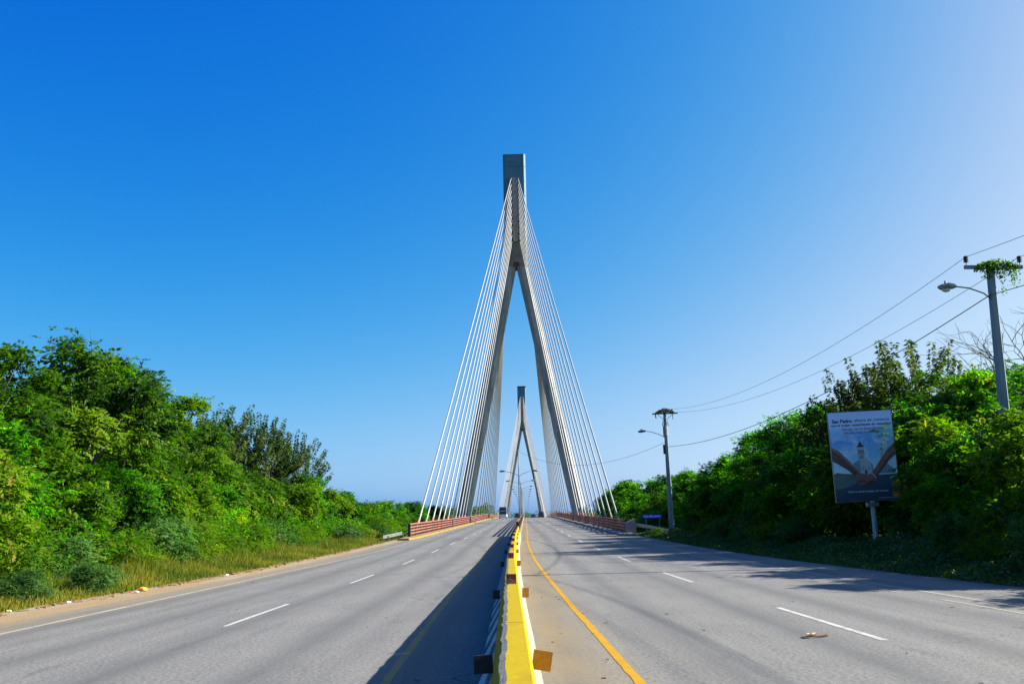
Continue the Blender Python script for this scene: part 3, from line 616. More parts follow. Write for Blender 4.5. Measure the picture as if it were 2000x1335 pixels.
P2A = P2.matrix_basis @ Vector((.78, -.2, 12.1)); P2B = P2.matrix_basis @ Vector((1.15, -.2, 11.8)); P2C = P2.matrix_basis @ Vector((.2, -.1, 8.45)); P2D = P2.matrix_basis @ Vector((-.25, -.1, 8.85))
wire(P1L, P2A, 1.4, .011, 'upper overhead wire from the near pole left insulator to the far pole')
wire(P1R, P2B, 1.6, .011, 'second overhead wire from the near pole right insulator to the far pole')
wire(P1C, P2C, 1.35, .021, 'thick low sagging cable between the two utility poles')
wire(P1L, (19.2, -18, 12.6), 1.6, .011, 'overhead wire running back over the camera from the left insulator')
wire(P1R, (21.6, -18, 12.6), 1.6, .011, 'overhead wire running back over the camera from the right insulator')
wire(P1C, (20.2, -18, 11.0), 1.4, .017, 'thick cable running back over the camera from below the crossarm')
wire(P2D, (cx(143), 143, rz(143) + 10.9), 2.1, .016, 'long sagging cable from the farther utility pole to the first bridge lamp')

# ------------------------------------------------------------------ RIO HIGUAMO sign and the billboard
def text_mesh(s, size, mat, extrude=0.001, bold=0.0):
    cu = bpy.data.curves.new('lettering', 'FONT'); cu.body = s; cu.size = size; cu.extrude = extrude; cu.offset = bold; cu.align_x = 'LEFT'; cu.resolution_u = 3
    to = bpy.data.objects.new('lettering_source', cu); col.objects.link(to)
    bpy.context.view_layer.update(); me = bpy.data.meshes.new_from_object(to.evaluated_get(bpy.context.evaluated_depsgraph_get()))
    bpy.data.objects.remove(to); me.materials.clear(); me.materials.append(mat)
    co = np.empty(len(me.vertices) * 3); me.vertices.foreach_get('co', co); co = co.reshape(-1, 3)
    return me, co[:, 0].min(), co[:, 0].max()
def put_text(s, parent, x0, x1, z, size, mat, yoff, bold=0.0):
    """lettering fitted between x0 and x1 on a board facing -Y"""
    me, a, b_ = text_mesh(s, size, mat, 0.001, bold); o_ = obj('lettering', me, parent)
    k = (x1 - x0) / (b_ - a); o_.scale = (k, 1, 1); o_.rotation_euler = (R(90), 0, 0); o_.location = (x0 - a * k, yoff, z)
    return o_
sg = empty('road_sign', (13.65, 101, rz(101) - .1), 0); tag(sg, 'blue river name sign reading RIO HIGUAMO on thin posts', 'sign')
mm = MB(); mm.box((0, 0, 1.85), (1.9, .03, .42)); mm.build('sign_panel', M['sign_blue'], sg)
put_text('RIO HIGUAMO', sg, -.82, .82, 1.76, .25, M['sign_white'], -.02, .006)
for x in (-.62, .72): mm = MB(); mm.box((x, .04, .9), (.06, .05, 2.0)); mm.build('post', M['galv'], sg)

def print_mat(name, c, c2=None, scale=3):
    return worn(name, c, c2 or tuple(x * .8 for x in c), scale, 0.35, bp=0)
bb = empty('billboard', (17.75, 50, 0.35), R(-4)); tag(bb, 'tall billboard advert of two clasped hands before a white church on a single post', 'billboard')
bb.rotation_euler = (0, R(-1.2), R(-3))
mm = MB(); mm.tube([(.02, .12, -.4), (.02, .12, 2.6)], [.125, .115], 8); mm.build('post', worn('pale_blue_post', (0.36, 0.52, 0.56), (0.62, 0.74, 0.74), 2.5, 0.7, stretch=(3, 3, .6)), bb)
mm = MB(); mm.box((-.02, .0, 2.22), (.56, .34, .2)); mm.build('bracket', M['galv'], bb)
board = empty('board', (-.18, 0, 2.42)); board.parent = bb; board.rotation_euler = (0, R(-0.4), 0)
BW, BH = 3.12, 4.42
mm = MB(); mm.box((0, .05, BH / 2), (BW + .06, .10, BH + .06)); mm.build('panel_frame', M['galv'], board)
M['p_sky'], n, b, o = nt('printed_sky')
t = n.nodes.new('ShaderNodeTexCoord'); sx = n.nodes.new('ShaderNodeSeparateXYZ'); n.links.new(t.outputs['Object'], sx.inputs[0])
gz = math_n(n, 'DIVIDE', sx.outputs[2], BH)
cs = ramp(n, gz, [(0.0, (0.03, 0.05, 0.07)), (0.28, (0.05, 0.09, 0.12)), (0.29, (0.55, 0.72, 0.78)), (0.45, (0.30, 0.58, 0.72)), (0.66, (0.10, 0.32, 0.66)), (0.76, (0.16, 0.40, 0.72)), (0.84, (0.45, 0.62, 0.88)), (1.0, (0.42, 0.55, 0.85))])
cl = noise(n, coords(n, (1, 1, 1.5)), 1.3, 4); cf = math_n(n, 'MULTIPLY', math_n(n, 'SUBTRACT', cl, .46, True), 4.0, True)
cf = math_n(n, 'MULTIPLY', cf, ramp(n, gz, [(.28, (0, 0, 0)), (.3, (1, 1, 1)), (.68, (1, 1, 1)), (.8, (0, 0, 0))]), True)
n.links.new(mix(n, cf, cs, (0.72, 0.80, 0.84)), b.inputs['Base Color']); b.inputs['Roughness'].default_value = .35
pl = MB(); pl.add([(-BW / 2, -.004, 0), (BW / 2, -.004, 0), (BW / 2, -.004, BH), (-BW / 2, -.004, BH)], [(0, 1, 2, 3)]); pl.build('poster', M['p_sky'], board)
def pp(name, pts, mat, lay, parent=None):
    vs_ = [((u - .5) * BW, -.004 - .002 * lay, (1 - v_) * BH) for u, v_ in pts]
    me = pymesh(name, vs_, [tuple(range(len(vs_)))], mat)
    return obj(name, me, board)
pw = print_mat('print_church_white', (0.62, 0.70, 0.70)); psd = print_mat('print_church_grey', (0.30, 0.40, 0.44)); pdk = print_mat('print_dark', (0.03, 0.05, 0.07))
pgl = print_mat('print_green_grey', (0.22, 0.30, 0.24), (0.10, 0.16, 0.16), 1.2); pgy = print_mat('print_yellow_hedge', (0.25, 0.24, 0.04))
sk1 = print_mat('print_skin_shade', (0.20, 0.085, 0.065), (0.13, 0.05, 0.045)); sk2 = print_mat('print_skin', (0.38, 0.19, 0.15), (0.28, 0.13, 0.10))
pp('print_field', [(0, .715), (.36, .712), (.34, .80), (.1, .86), (0, .86)], pgl, 1)
pp('print_hedge', [(0, .695), (.05, .675), (.14, .69), (.34, .70), (.34, .715), (0, .715)], pgy, 2)
pp('print_town', [(.62, .66), (.72, .60), (.86, .60), (.97, .67), (.97, .705), (.62, .705)], psd, 1)
pp('print_nave', [(.32, .705), (.32, .58), (.46, .525), (.57, .56), (.625, .60), (.625, .705)], psd, 2)
pp('print_front', [(.43, .705), (.43, .56), (.50, .505), (.60, .59), (.60, .705)], pw, 3)
pp('print_belfry', [(.415, .56), (.405, .46), (.40, .40), (.52, .40), (.515, .46), (.505, .55)], pw, 4)
for a in (.425, .455, .485): pp('print_arch', [(a, .47), (a, .435), (a + .008, .425), (a + .016, .435), (a + .016, .47)], pdk, 5)
for a in (.44, .475): pp('print_arch', [(a, .53), (a, .50), (a + .008, .49), (a + .016, .50), (a + .016, .53)], pdk, 5)
pp('print_cornice', [(.395, .475), (.525, .475), (.52, .485), (.40, .485)], psd, 5)
pp('print_spire', [(.395, .40), (.43, .375), (.455, .33), (.458, .305), (.461, .33), (.49, .375), (.53, .40)], pdk, 5)
pp('print_door', [(.495, .705), (.495, .665), (.51, .65), (.525, .665), (.525, .705)], pdk, 5)
for a in (.46, .55): pp('print_arch', [(a, .66), (a, .63), (a + .01, .62), (a + .02, .63), (a + .02, .66)], psd, 5)
pp('print_column', [(.775, .60), (.765, .44), (.80, .44), (.80, .60)], pw, 2)
pp('print_capital', [(.745, .44), (.755, .425), (.775, .42), (.785, .405), (.795, .42), (.81, .425), (.82, .44)], psd, 3)
pp('print_forearm', [(0, .385), (0, .545), (.10, .59), (.24, .66), (.33, .725), (.40, .70), (.37, .655), (.26, .55), (.12, .44)], sk1, 6)
pp('print_forearm_light', [(0, .385), (.12, .44), (.26, .55), (.37, .655), (.40, .69), (.37, .69), (.24, .58), (.10, .47), (0, .42)], sk2, 7)
pp('print_forearm', [(1.0, .36), (1.0, .50), (.90, .555), (.78, .65), (.66, .745), (.57, .72), (.63, .665), (.76, .545), (.88, .44)], sk2, 6)
pp('print_forearm_shade', [(1.0, .46), (1.0, .50), (.90, .555), (.78, .65), (.66, .745), (.63, .74), (.76, .63), (.88, .52)], sk1, 7)
pp('print_hand', [(.315, .735), (.36, .69), (.44, .695), (.52, .71), (.60, .70), (.655, .75), (.625, .80), (.56, .845), (.46, .85), (.38, .82), (.325, .775)], sk2, 8)
for k, (a, b_) in enumerate(((.335, .755), (.355, .785), (.385, .81), (.425, .83))):
    pp('print_finger', [(a, b_), (a + .02, b_ - .014), (a + .13, b_ - .01), (a + .14, b_ + .003), (a + .12, b_ + .012), (a + .01, b_ + .012)], sk1 if k % 2 else sk2, 9 + k % 2)
pp('print_palm_shade', [(.48, .80), (.60, .77), (.62, .80), (.56, .84), (.47, .845)], sk1, 9)
pp('print_bracelet', [(.585, .70), (.60, .695), (.665, .745), (.65, .755)], pw, 10)
tdk = print_mat('print_ink_blue', (0.02, 0.035, 0.12)); trd = print_mat('print_ink_red', (0.50, 0.07, 0.05)); twh = print_mat('print_white', (0.8, 0.82, 0.84)); tor = print_mat('print_orange', (0.85, 0.26, 0.01))
bx = lambda u: (u - .5) * BW; bz = lambda v_: (1 - v_) * BH
put_text('San Pedro', board, bx(.055), bx(.375), bz(.118), .24, tdk, -.012, .008)
put_text('ahora se conecta', board, bx(.41), bx(.965), bz(.113), .23, tdk, -.012)
put_text('con la mejor experiencia de velocidad', board, bx(.03), bx(.985), bz(.158), .17, tdk, -.012, .004)
put_text('Navega con tu Smartphone', board, bx(.20), bx(.83), bz(.205), .19, trd, -.012)
put_text('sin que nada te detenga.', board, bx(.235), bx(.80), bz(.245), .19, trd, -.012)
put_text('Visite tu tienda Orange m\u00e1s cercana.', board, bx(.19), bx(.83), bz(.905), .13, twh, -.012, .004)
pp('print_logo', [(.885, .915), (.985, .915), (.985, .965), (.885, .965)], tor, 4)
put_text('orange', board, bx(.895), bx(.975), bz(.960), .06, twh, -.018)
for k in range(22): pp('print_small_mark', [(.66 + k * .0145, .972), (.67 + k * .0145, .972), (.67 + k * .0145, .978), (.66 + k * .0145, .978)], twh, 3)

# ------------------------------------------------------------------ vegetation
def norm(a): return a / np.maximum(1e-6, np.linalg.norm(a, axis=-1, keepdims=True))
def leaf_arrays(o, d, L, Wd, rg, droop=0.0, nrm=None):
    """diamond quads: o origins, d directions"""
    N = len(o); side = norm(np.cross(d, rg.normal(size=(N, 3)) if nrm is None else nrm + rg.normal(size=(N, 3)) * .28)); L = L[:, None]; Wd = Wd[:, None]
    p = np.empty((N, 4, 3)); p[:, 0] = o; p[:, 1] = o + d * L * .45 + side * Wd * .5; p[:, 2] = o + d * L; p[:, 3] = o + d * L * .45 - side * Wd * .5
    p[:, 2, 2] -= droop * L[:, 0]
    return p
def quads_mesh(name, P, tint, mat):
    N = len(P); me = bpy.data.meshes.new(name); me.vertices.add(N * 4); me.vertices.foreach_set('co', P.reshape(-1).astype(np.float32))
    me.loops.add(N * 4); me.loops.foreach_set('vertex_index', np.arange(N * 4, dtype=np.int32)); me.polygons.add(N)
    me.polygons.foreach_set('loop_start', np.arange(0, N * 4, 4, dtype=np.int32)); me.polygons.foreach_set('loop_total', np.full(N, 4, dtype=np.int32))
    me.update(calc_edges=True); at = me.attributes.new('tint', 'FLOAT', 'FACE'); at.data.foreach_set('value', np.clip(tint, 0, 1).astype(np.float32))
    me.materials.append(mat); return me
def shell(K, abc, rg, inner=.55, low=-.9, lobes=15):
    """clump centres on the outsides of lobes that make up the crown; returns outward directions, centres, lobe number"""
    abc = np.array(abc); gold = np.arange(lobes) + .5; ph = np.arccos(np.clip(1 - gold / lobes * (1 - low), -1, 1)); th = 2.39996 * gold + rg.uniform(0, 6)
    ld = np.stack([np.cos(th) * np.sin(ph), np.sin(th) * np.sin(ph), np.cos(ph)], 1); ld = norm(ld + rg.normal(size=ld.shape) * .16)
    lr = rg.uniform(.30, .44, lobes); lc = ld * (rg.uniform(.90, 1.08, lobes) - lr)[:, None]
    i = np.arange(K) % lobes; v = norm(rg.normal(size=(K, 3)) + ld[i] * .9); p = lc[i] + v * (lr[i] * rg.uniform(.75, 1.05, K))[:, None]
    return norm(v + ld[i] * .4), p * abc, i
def feather_crown(seed, abc, zc, K=70, S=46, LN=9, rc=.41, sl=.48, ll=.23, lw=.10, hang=.5, mat='leaf_feather', tb=.4, low=-.9, inner=.62, pods=.03):
    rg = np.random.default_rng(seed); u, c, li = shell(K, abc, rg, inner, low); c = c + np.array([0, 0, zc])
    ct = rg.normal(tb, .10, K) + rg.normal(0, .15, 40)[li]
    so = c[:, None] + rg.normal(size=(K, S, 3)) * rc * np.array([1, 1, .6]); so = so.reshape(-1, 3)
    sd_ = norm(np.repeat(u, S, 0) * .7 + rg.normal(size=(K * S, 3)) * .6 + np.array([0, 0, .25]))
    N = K * S; t_ = np.linspace(.1, 1, LN); Ls = sl * rg.uniform(.6, 1.3, N)
    pos = so[:, None] + sd_[:, None] * (t_[None, :, None] * Ls[:, None, None]); pos[..., 2] -= hang * (t_ ** 2)[None] * Ls[:, None]
    sidev = norm(np.cross(sd_, np.array([0, 0, 1.0]) + rg.normal(size=(N, 3)) * .3)); sg_ = np.where(np.arange(LN) % 2 == 0, 1.0, -1.0)
    d = norm(sidev[:, None] * sg_[None, :, None] + sd_[:, None] * .55 + np.array([0, 0, -.35]) + rg.normal(size=(N, LN, 3)) * .22).reshape(-1, 3)
    pos = pos.reshape(-1, 3); keep = pos[:, 2] > 0.05; pos, d = pos[keep], d[keep]
    sn = norm(np.repeat(u, S, 0) * .75 + np.array([0, 0, .55]) + rg.normal(size=(N, 3)) * .38); sn = np.repeat(sn, LN, 0)[keep]
    ti = (np.repeat(ct, S * LN) + np.repeat(rg.normal(0, .08, N), LN) + rg.normal(0, .05, N * LN))[keep]
    Lf = ll * rg.uniform(.7, 1.3, len(pos)); Wf = lw * rg.uniform(.8, 1.2, len(pos))
    if pods:
        top = rg.random(N) < pods; tt = np.repeat(top, LN)[keep]; ti[tt] = rg.uniform(.85, 1.0, tt.sum()); d[tt] = norm(d[tt] * .3 + np.array([0, 0, -1.0]))
    return quads_mesh('crown', leaf_arrays(pos, d, Lf, Wf, rg, 0.0, sn), ti, M[mat]), c
def shoot_crown(seed, abc, zc, K=95, LN=120, mat='leaf_dark', ll=.26, lw=.10, sh_len=2.3, tb=.4, extra=None):
    rg = np.random.default_rng(seed); u, c, li = shell(K, abc, rg, .45, -.5, 20); c = c + np.array([0, 0, zc]); K = len(u)
    ax = norm(u * .8 + np.array([0, 0, .9]) + rg.normal(size=(K, 3)) * .25)
    Ls = sh_len * rg.uniform(.5, 1.25, K)
    if extra is not None:
        for e0, e1, e2 in extra: c = np.vstack([c, e0]); ax = np.vstack([ax, norm(np.array(e1, float))]); Ls = np.append(Ls, e2); K += 1
    t_ = rg.random((K, LN)); rad = norm(rg.normal(size=(K, LN, 3))); rad = norm(rad - ax[:, None] * (rad * ax[:, None]).sum(-1, keepdims=True))
    pos = (c[:, None] + ax[:, None] * (t_ * Ls[:, None])[..., None] + rad * .05)
    d = norm(rad * .8 + ax[:, None] * .3 + np.array([0, 0, -.45]) + rg.normal(size=(K, LN, 3)) * .15).reshape(-1, 3); pos = pos.reshape(-1, 3)
    ti = np.repeat(rg.normal(tb, .12, K), LN) + rg.normal(0, .07, K * LN); n_ = len(pos)
    return quads_mesh('crown', leaf_arrays(pos, d, ll * rg.uniform(.7, 1.3, n_), lw * rg.uniform(.8, 1.2, n_), rg, .15), ti, M[mat]), c
def trunk_mesh(seed, c, zc, mat, r0=.17, nl=16):
    rg = np.random.default_rng(seed); mm = MB(); fork = Vector((rg.normal() * .2, rg.normal() * .2, max(.6, zc * .42)))
    mm.tube([(0, 0, -.4), (rg.normal() * .06, 0, fork.z * .5), fork], [r0, r0 * .85, r0 * .7], 8)
    idx = rg.choice(len(c), min(nl, len(c)), replace=False)
    for i in idx:
        e = Vector(c[i]); mid = fork.lerp(e, .5) + Vector((rg.normal() * .15, rg.normal() * .15, .35)); mm.tube([fork, mid, e], [r0 * .45, r0 * .26, r0 * .08], 5, False)
    for i in rg.choice(len(c), min(12, len(c))):
        e = Vector(c[i]); k_ = fork.lerp(e, .6); o_ = (e - fork); mm.tube([k_, fork + o_ * 1.05, fork + o_ * 1.22 + Vector((rg.normal() * .2, rg.normal() * .2, .25))], [r0 * .2, r0 * .12, r0 * .04], 4, False)
    me = pymesh('trunk', mm.v, mm.f, mat); return me
VAR = {}
def variant(key, cm, c, zc, seed, bark='bark', r0=.17, nl=16): VAR.setdefault(key, []).append((cm, trunk_mesh(seed, c, zc, M[bark], r0, nl)))
for s in (1, 2, 3): cm, c = feather_crown(s, (3.7, 3.7, 3.7), 6.0, K=88, S=52, low=-.95); variant('feather', cm, c, 6.0, s)          # 10 m
for s in (4, 5): cm, c = feather_crown(s, (3.5, 3.5, 3.6), 6.0, K=86, S=52, mat='leaf_mid', lw=.105, ll=.24, hang=.35, tb=.42, pods=.0); variant('mid', cm, c, 6.0, s)
for s in (6, 7): cm, c = shoot_crown(s, (3.5, 3.5, 3.3), 6.2, K=125, extra=[((3.0, 0, 6.5), (1, 0, .45), 2.4)] if s == 6 else None); variant('dark', cm, c, 6.2, s, 'grey_bark', .16, 24)
for s in (8, 9): cm, c = feather_crown(s, (2.7, 2.6, 2.6), 3.0, K=60, S=52, low=-.98, rc=.40, hang=.6); variant('lowfeather', cm, c, 3.0, s, r0=.1, nl=9)   # 5.6 m
for s in (10, 11): cm, c = feather_crown(s, (2.7, 2.6, 2.6), 3.0, K=54, S=58, low=-.98, rc=.40, hang=.35, mat='leaf_mid', lw=.08, pods=0); variant('lowmid', cm, c, 3.0, s, r0=.1, nl=9)
for s in (12, 13): cm, c = feather_crown(s, (1.5, 1.4, 1.1), 1.05, K=34, S=34, low=-.8, rc=.36, sl=.34, ll=.13, lw=.07, hang=.3, mat='leaf_bush', pods=0); variant('bush', cm, c, 1.0, s, r0=.04, nl=8)  # 2.2 m
for s in (14, 15): cm, c = feather_crown(s, (1.6, 1.5, 1.3), 1.2, K=34, S=34, low=-.8, rc=.4, sl=.42, ll=.13, lw=.045, hang=.6, mat='leaf_feather', tb=.5, pods=.03); variant('weed', cm, c, 1.0, s, r0=.04, nl=8)

_vc = {}
def plant(name, key, x, y, h_, label, cat, group=None, wid=1.0):
    nominal = {'feather': 9.9, 'mid': 9.7, 'dark': 10.6, 'lowfeather': 5.9, 'lowmid': 5.9, 'bush': 2.35, 'weed': 2.8}[key]
    k = _vc.get(key, 0); _vc[key] = k + 1; cm, tm = VAR[key][k % len(VAR[key])]
    g = ground_z(x, y); s = (h_ - g) / nominal
    o_ = empty(name, (x, y, g), 2.39996 * k if not (key == 'dark' and k == 3) else 0.2); o_.scale = (s * wid, s * wid, s)
    obj('trunk' if cat == 'tree' else 'stem', tm, o_); obj('crown' if cat == 'tree' else 'foliage', cm, o_)
    tag(o_, label, cat, group); return o_
# (kind, x, y, top z)
LB = [('feather', -25, 31, 8.8), ('feather', -22, 40, 9.0), ('feather', -27.5, 47, 10.9), ('feather', -22.8, 51, 12.0), ('feather', -25, 60, 12.4), ('feather', -23.2, 66, 10.9), ('feather', -23.8, 75, 8.2),
      ('dark', -29.4, 88, 11.9), ('dark', -27.4, 92, 12.5), ('dark', -25.0, 96, 12.3), ('dark', -22.7, 101, 10.8),
      ('mid', -30, 75, 9.0), ('mid', -31, 105, 9.0), ('mid', -26, 118, 8.0), ('mid', -23, 135, 6.8), ('mid', -20, 160, 6.4), ('mid', -18, 178, 6.4), ('mid', -20, 200, 6.8), ('mid', -17.5, 215, 6.4), ('mid', -32, 215, 7.5)]
for i, (k, x, y, h_) in enumerate(LB):
    kd = {'feather': 'feathery podded tree', 'dark': 'dark tree with leafy shoots', 'mid': 'plain green tree'}[k]
    wh = {'feather': 'tall far left clump', 'dark': 'dark group behind left bushes', 'mid': 'left back row'}[k]
    j = sum(1 for q in LB[:i] if q[0] == k)
    plant('roadside_tree', k, x, y, h_, '%s, %s from the camera in the %s' % (kd, ORD[j], wh), 'tree', 'trees left of the road', 1.0 if k != 'dark' else .95)
LF = [('lowmid', -18.3, 27, 5.0), ('lowfeather', -17.2, 33, 5.9), ('lowmid', -19.2, 37, 6.8), ('lowfeather', -17.8, 42, 5.8), ('lowmid', -17.2, 47.5, 5.0), ('lowfeather', -18.6, 53, 6.3), ('lowfeather', -18.0, 59, 5.4), ('lowmid', -18.4, 65, 5.7), ('lowfeather', -19.4, 71, 7.2),
      ('lowfeather', -18.6, 78, 6.4), ('lowfeather', -20.6, 84, 6.6), ('lowfeather', -18.0, 90, 6.4), ('lowmid', -19.0, 97, 7.0), ('lowfeather', -17.6, 104, 6.2), ('lowmid', -18.2, 113, 5.9), ('lowfeather', -16.8, 122, 5.3), ('lowmid', -16.6, 133, 5.0), ('lowmid', -15.6, 146, 4.6), ('lowfeather', -16, 158, 4.8), ('lowmid', -15.4, 172, 5.2)]
for i, (k, x, y, h_) in enumerate(LF):
    plant('small_tree', k, x - 1.9, y, h_, 'low %s tree, %s from camera in front row left of the road' % ('feathery light green' if k == 'lowfeather' else 'rounded mid green', ORD[i]), 'tree', 'low trees in front on the left side')
BS = [('weed', -15.3, 21.5, 1.6), ('bush', -14.0, 29.0, 0.95), ('bush', -13.6, 32.8, 1.0), ('weed', -15.9, 27, 2.4), ('weed', -15.8, 33, 2.6), ('bush', -16, 38, 1.9), ('weed', -15.5, 43, 2.2), ('bush', -16.2, 48, 2.9), ('weed', -15.7, 53, 2.6), ('weed', -15.3, 58, 2.0), ('weed', -15.8, 64, 2.6), ('bush', -15.8, 70, 2.5), ('weed', -15.2, 76, 2.3), ('weed', -15.6, 83, 2.6), ('bush', -14.8, 89, 2.3), ('weed', -14.4, 95, 2.4), ('bush', -13.6, 100, 2.2), ('weed', -13.9, 106, 2.9), ('weed', -14.2, 114, 3.4)]
for i, (k, x, y, h_) in enumerate(BS):
    if i == 2: lb = 'low bluish green leafy bush at the sandy shoulder edge beside the orange litter'
    elif i == 1: lb = 'small bluish green bush standing in the verge grass, nearest to the camera'
    else: lb = '%s %s, %s along the left grass verge' % ('rounded leafy' if k == 'bush' else 'wispy light green', 'bush' if k == 'bush' else 'shrub', ORD[i])
    plant('roadside_bush', k, x - (0 if i in (1, 2) or y > 85 else 1.1), y, h_, lb, 'bush', 'bushes along the left verge')
RB = [('mid', 25, 14, 7.6), ('mid', 26, 22, 8.2), ('feather', 23.5, 31, 8.3), ('mid', 28.5, 42, 9.2), ('mid', 26.0, 50.5, 9.7), ('feather', 24.6, 55, 10.0), ('dark', 25.2, 63, 12.3), ('dark', 22.8, 65, 10.6), ('mid', 22.6, 72, 10.1), ('mid', 22.6, 80, 10.6), ('mid', 22.2, 88, 9.7),
      ('mid', 22.0, 97, 8.7), ('mid', 21.4, 106, 8.0), ('mid', 20.4, 117, 8.0), ('mid', 19.6, 132, 8.0), ('mid', 19.0, 150, 8.3), ('mid', 18.8, 170, 9.0), ('mid', 19.4, 192, 8.8), ('feather', 20.5, 215, 7.8), ('mid', 31, 62, 11.0), ('mid', 30, 92, 9)]
for i, (k, x, y, h_) in enumerate(RB):
    kd = {'feather': 'feathery light green tree', 'dark': 'dark tree with leafy shoots', 'mid': 'dense green tree'}[k]
    plant('roadside_tree', k, x, y, h_, '%s, %s from camera in back row right of the road' % (kd, ORD[i]), 'tree', 'trees right of the road')
RF = [('lowmid', 19.5, 10, 4.6), ('lowmid', 19, 17, 5.2), ('lowfeather', 19.2, 23, 4.7), ('lowmid', 18.6, 29.5, 5.6), ('lowfeather', 18.8, 35.5, 5.9), ('lowmid', 20.2, 38.3, 6.0), ('lowfeather', 20.6, 45, 6.8), ('lowmid', 20.0, 43.5, 5.6), ('lowmid', 20.5, 52.5, 7.6), ('lowfeather', 18.9, 56, 6.6), ('lowmid', 18.2, 62, 6.4), ('lowfeather', 18.4, 68, 6.5),
      ('lowmid', 18.0, 75, 6.6), ('lowfeather', 17.8, 82, 6.3), ('lowmid', 17.5, 90, 6.0), ('lowmid', 18, 105, 6.0), ('lowfeather', 17.0, 112, 5.5), ('lowmid', 16.5, 124, 5.6), ('lowmid', 16.4, 140, 6.0)]
for i, (k, x, y, h_) in enumerate(RF):
    plant('small_tree', k, x, y, h_, 'low %s tree, %s from camera in front row right of the road' % ('feathery light green' if k == 'lowfeather' else 'rounded mid green', ORD[i]), 'tree', 'low trees in front on the right side')
BR = [('bush', 16.2, 15, 2.2), ('bush', 16.4, 20, 2.3), ('bush', 16.2, 25, 2.2), ('bush', 16.4, 30, 2.4), ('weed', 16.6, 34, 2.4), ('bush', 16.6, 37.5, 2.0), ('bush', 19.6, 49, 2.6), ('bush', 16.2, 58, 2.0), ('weed', 15.8, 62, 2.3), ('bush', 15.9, 68, 2.4), ('bush', 15.8, 75, 2.4), ('weed', 15.6, 82, 2.4), ('bush', 15.8, 89, 2.4), ('weed', 12.9, 92.5, 1.55), ('bush', 16.8, 96, 2.4), ('bush', 14.5, 107, 3.0), ('weed', 14.2, 115, 3.3)]
for i, (k, x, y, h_) in enumerate(BR):
    plant('roadside_bush', k, x, y, h_, '%s %s, %s from camera in the shaded strip at right' % ('rounded leafy' if k == 'bush' else 'wispy', 'bush' if k == 'bush' else 'shrub', ORD[i]), 'bush', 'bushes along the right edge')

# grass verge (left), ground creeper (right), thicket fill, far woods
def grass(name, n_, xf, yf, hf, wd, mat, tb, seed, lean=.35):
    rg = np.random.default_rng(seed); y = yf(rg, n_); x = xf(rg, n_, y)
    z = np.array([ground_z(a, b_) for a, b_ in zip(x, y)]); o_ = np.stack([x, y, z], 1)
    clump = .5 + .28 * np.sin(x * 2.1 + 1.3 * np.sin(y * .9)) * np.sin(y * 1.7 + x) + .22 * np.sin(y * .37 + x * .8 + 2 * np.sin(y * .11)) + .2 * np.sin(x * 5.3 + y * 4.1) * np.sin(y * 6.7 - x * 3)
    d = norm(np.stack([rg.normal(0, lean, n_), rg.normal(0, lean, n_), np.ones(n_)], 1)); h_ = hf(rg, n_, x, y) * np.clip(.25 + 1.25 * clump, .15, 2)
    P = leaf_arrays(o_, d, h_, np.full(n_, wd), rg); ti = rg.normal(tb, .16, n_) + .3 * np.sin(y * .23 + x * .5 + 1.5 * np.sin(y * .5)) * (.6 + .4 * np.sin(x * 2.2))
    return tag(obj(name, quads_mesh(name, P, ti, M[mat])), kind='stuff')
yb = lambda a, b_, p=1.6: (lambda rg, n_: a + (b_ - a) * rg.random(n_) ** p)
edgeL = lambda y: np.interp(y, [-10, 30, 60, 103], [-13.2, -12.9, -12.5, -11.9])
grass('verge_grass', 90000, lambda rg, n_, y: edgeL(y) + rg.normal(0, .12, n_) - rg.random(n_) ** .9 * 3.4, yb(14, 108), lambda rg, n_, x, y: rg.uniform(.18, .5, n_) * np.clip(.45 + (edgeL(y) - x) * .4, .3, 1.5), .022, 'leaf_grass', .45, 31)
grass('tall_weeds', 22000, lambda rg, n_, y: edgeL(y) - 1.4 - rg.random(n_) ** .8 * 3.4, yb(14, 112), lambda rg, n_, x, y: rg.uniform(.2, .95, n_) * np.clip(.5 + .8 * np.sin(x * 1.9 + y * .7) * np.sin(y * .43 + 1), .15, 1.3), .03, 'leaf_grass', .35, 32, .45)
def cover(name, n_, xr, yr, hmax, mat, tb, seed, ll, lw, p=1.5, prof=None):
    rg = np.random.default_rng(seed); y = yr[0] + (yr[1] - yr[0]) * rg.random(n_) ** p; x = xr(y, rg.random(n_))
    hump = np.sin(x * 1.3 + y * .35) * np.sin(y * .8 - x * .6) * .5 + .5
    t_ = rg.random(n_) ** .45; hh = hmax(x, y) * (.45 + .55 * hump) * t_; z = np.array([ground_z(a, b_) for a, b_ in zip(x, y)]) + hh
    d = norm(rg.normal(size=(n_, 3)) * np.array([1, 1, .5]) + np.array([0, 0, .35])); P = leaf_arrays(np.stack([x, y, z], 1), d, ll * rg.uniform(.6, 1.3, n_), lw * rg.uniform(.7, 1.2, n_), rg, .2)
    return tag(obj(name, quads_mesh(name, P, rg.normal(tb, .13, n_) + .15 * (hump - .5), M[mat])), kind='stuff')
edgeR = lambda y: np.interp(y, [-10, 25, 50, 103], [13.8, 13.65, 12.85, 11.7])
cover('creeper_cover', 90000, lambda y, r_: edgeR(y) - .05 + r_ ** .8 * 5.0, (8, 104), lambda x, y: np.clip((x - edgeR(y)) * .2 + .12, .1, .75), 'leaf_creeper', .4, 41, .15, .10)
cover('undergrowth', 120000, lambda y, r_: np.where(r_ < .5, -16.0 - r_ * 2 * 12, 19.0 + (r_ - .5) * 2 * 11), (12, 225), lambda x, y: 2.6 + 0 * x, 'leaf_mid', .3, 42, .27, .12, 1.3)
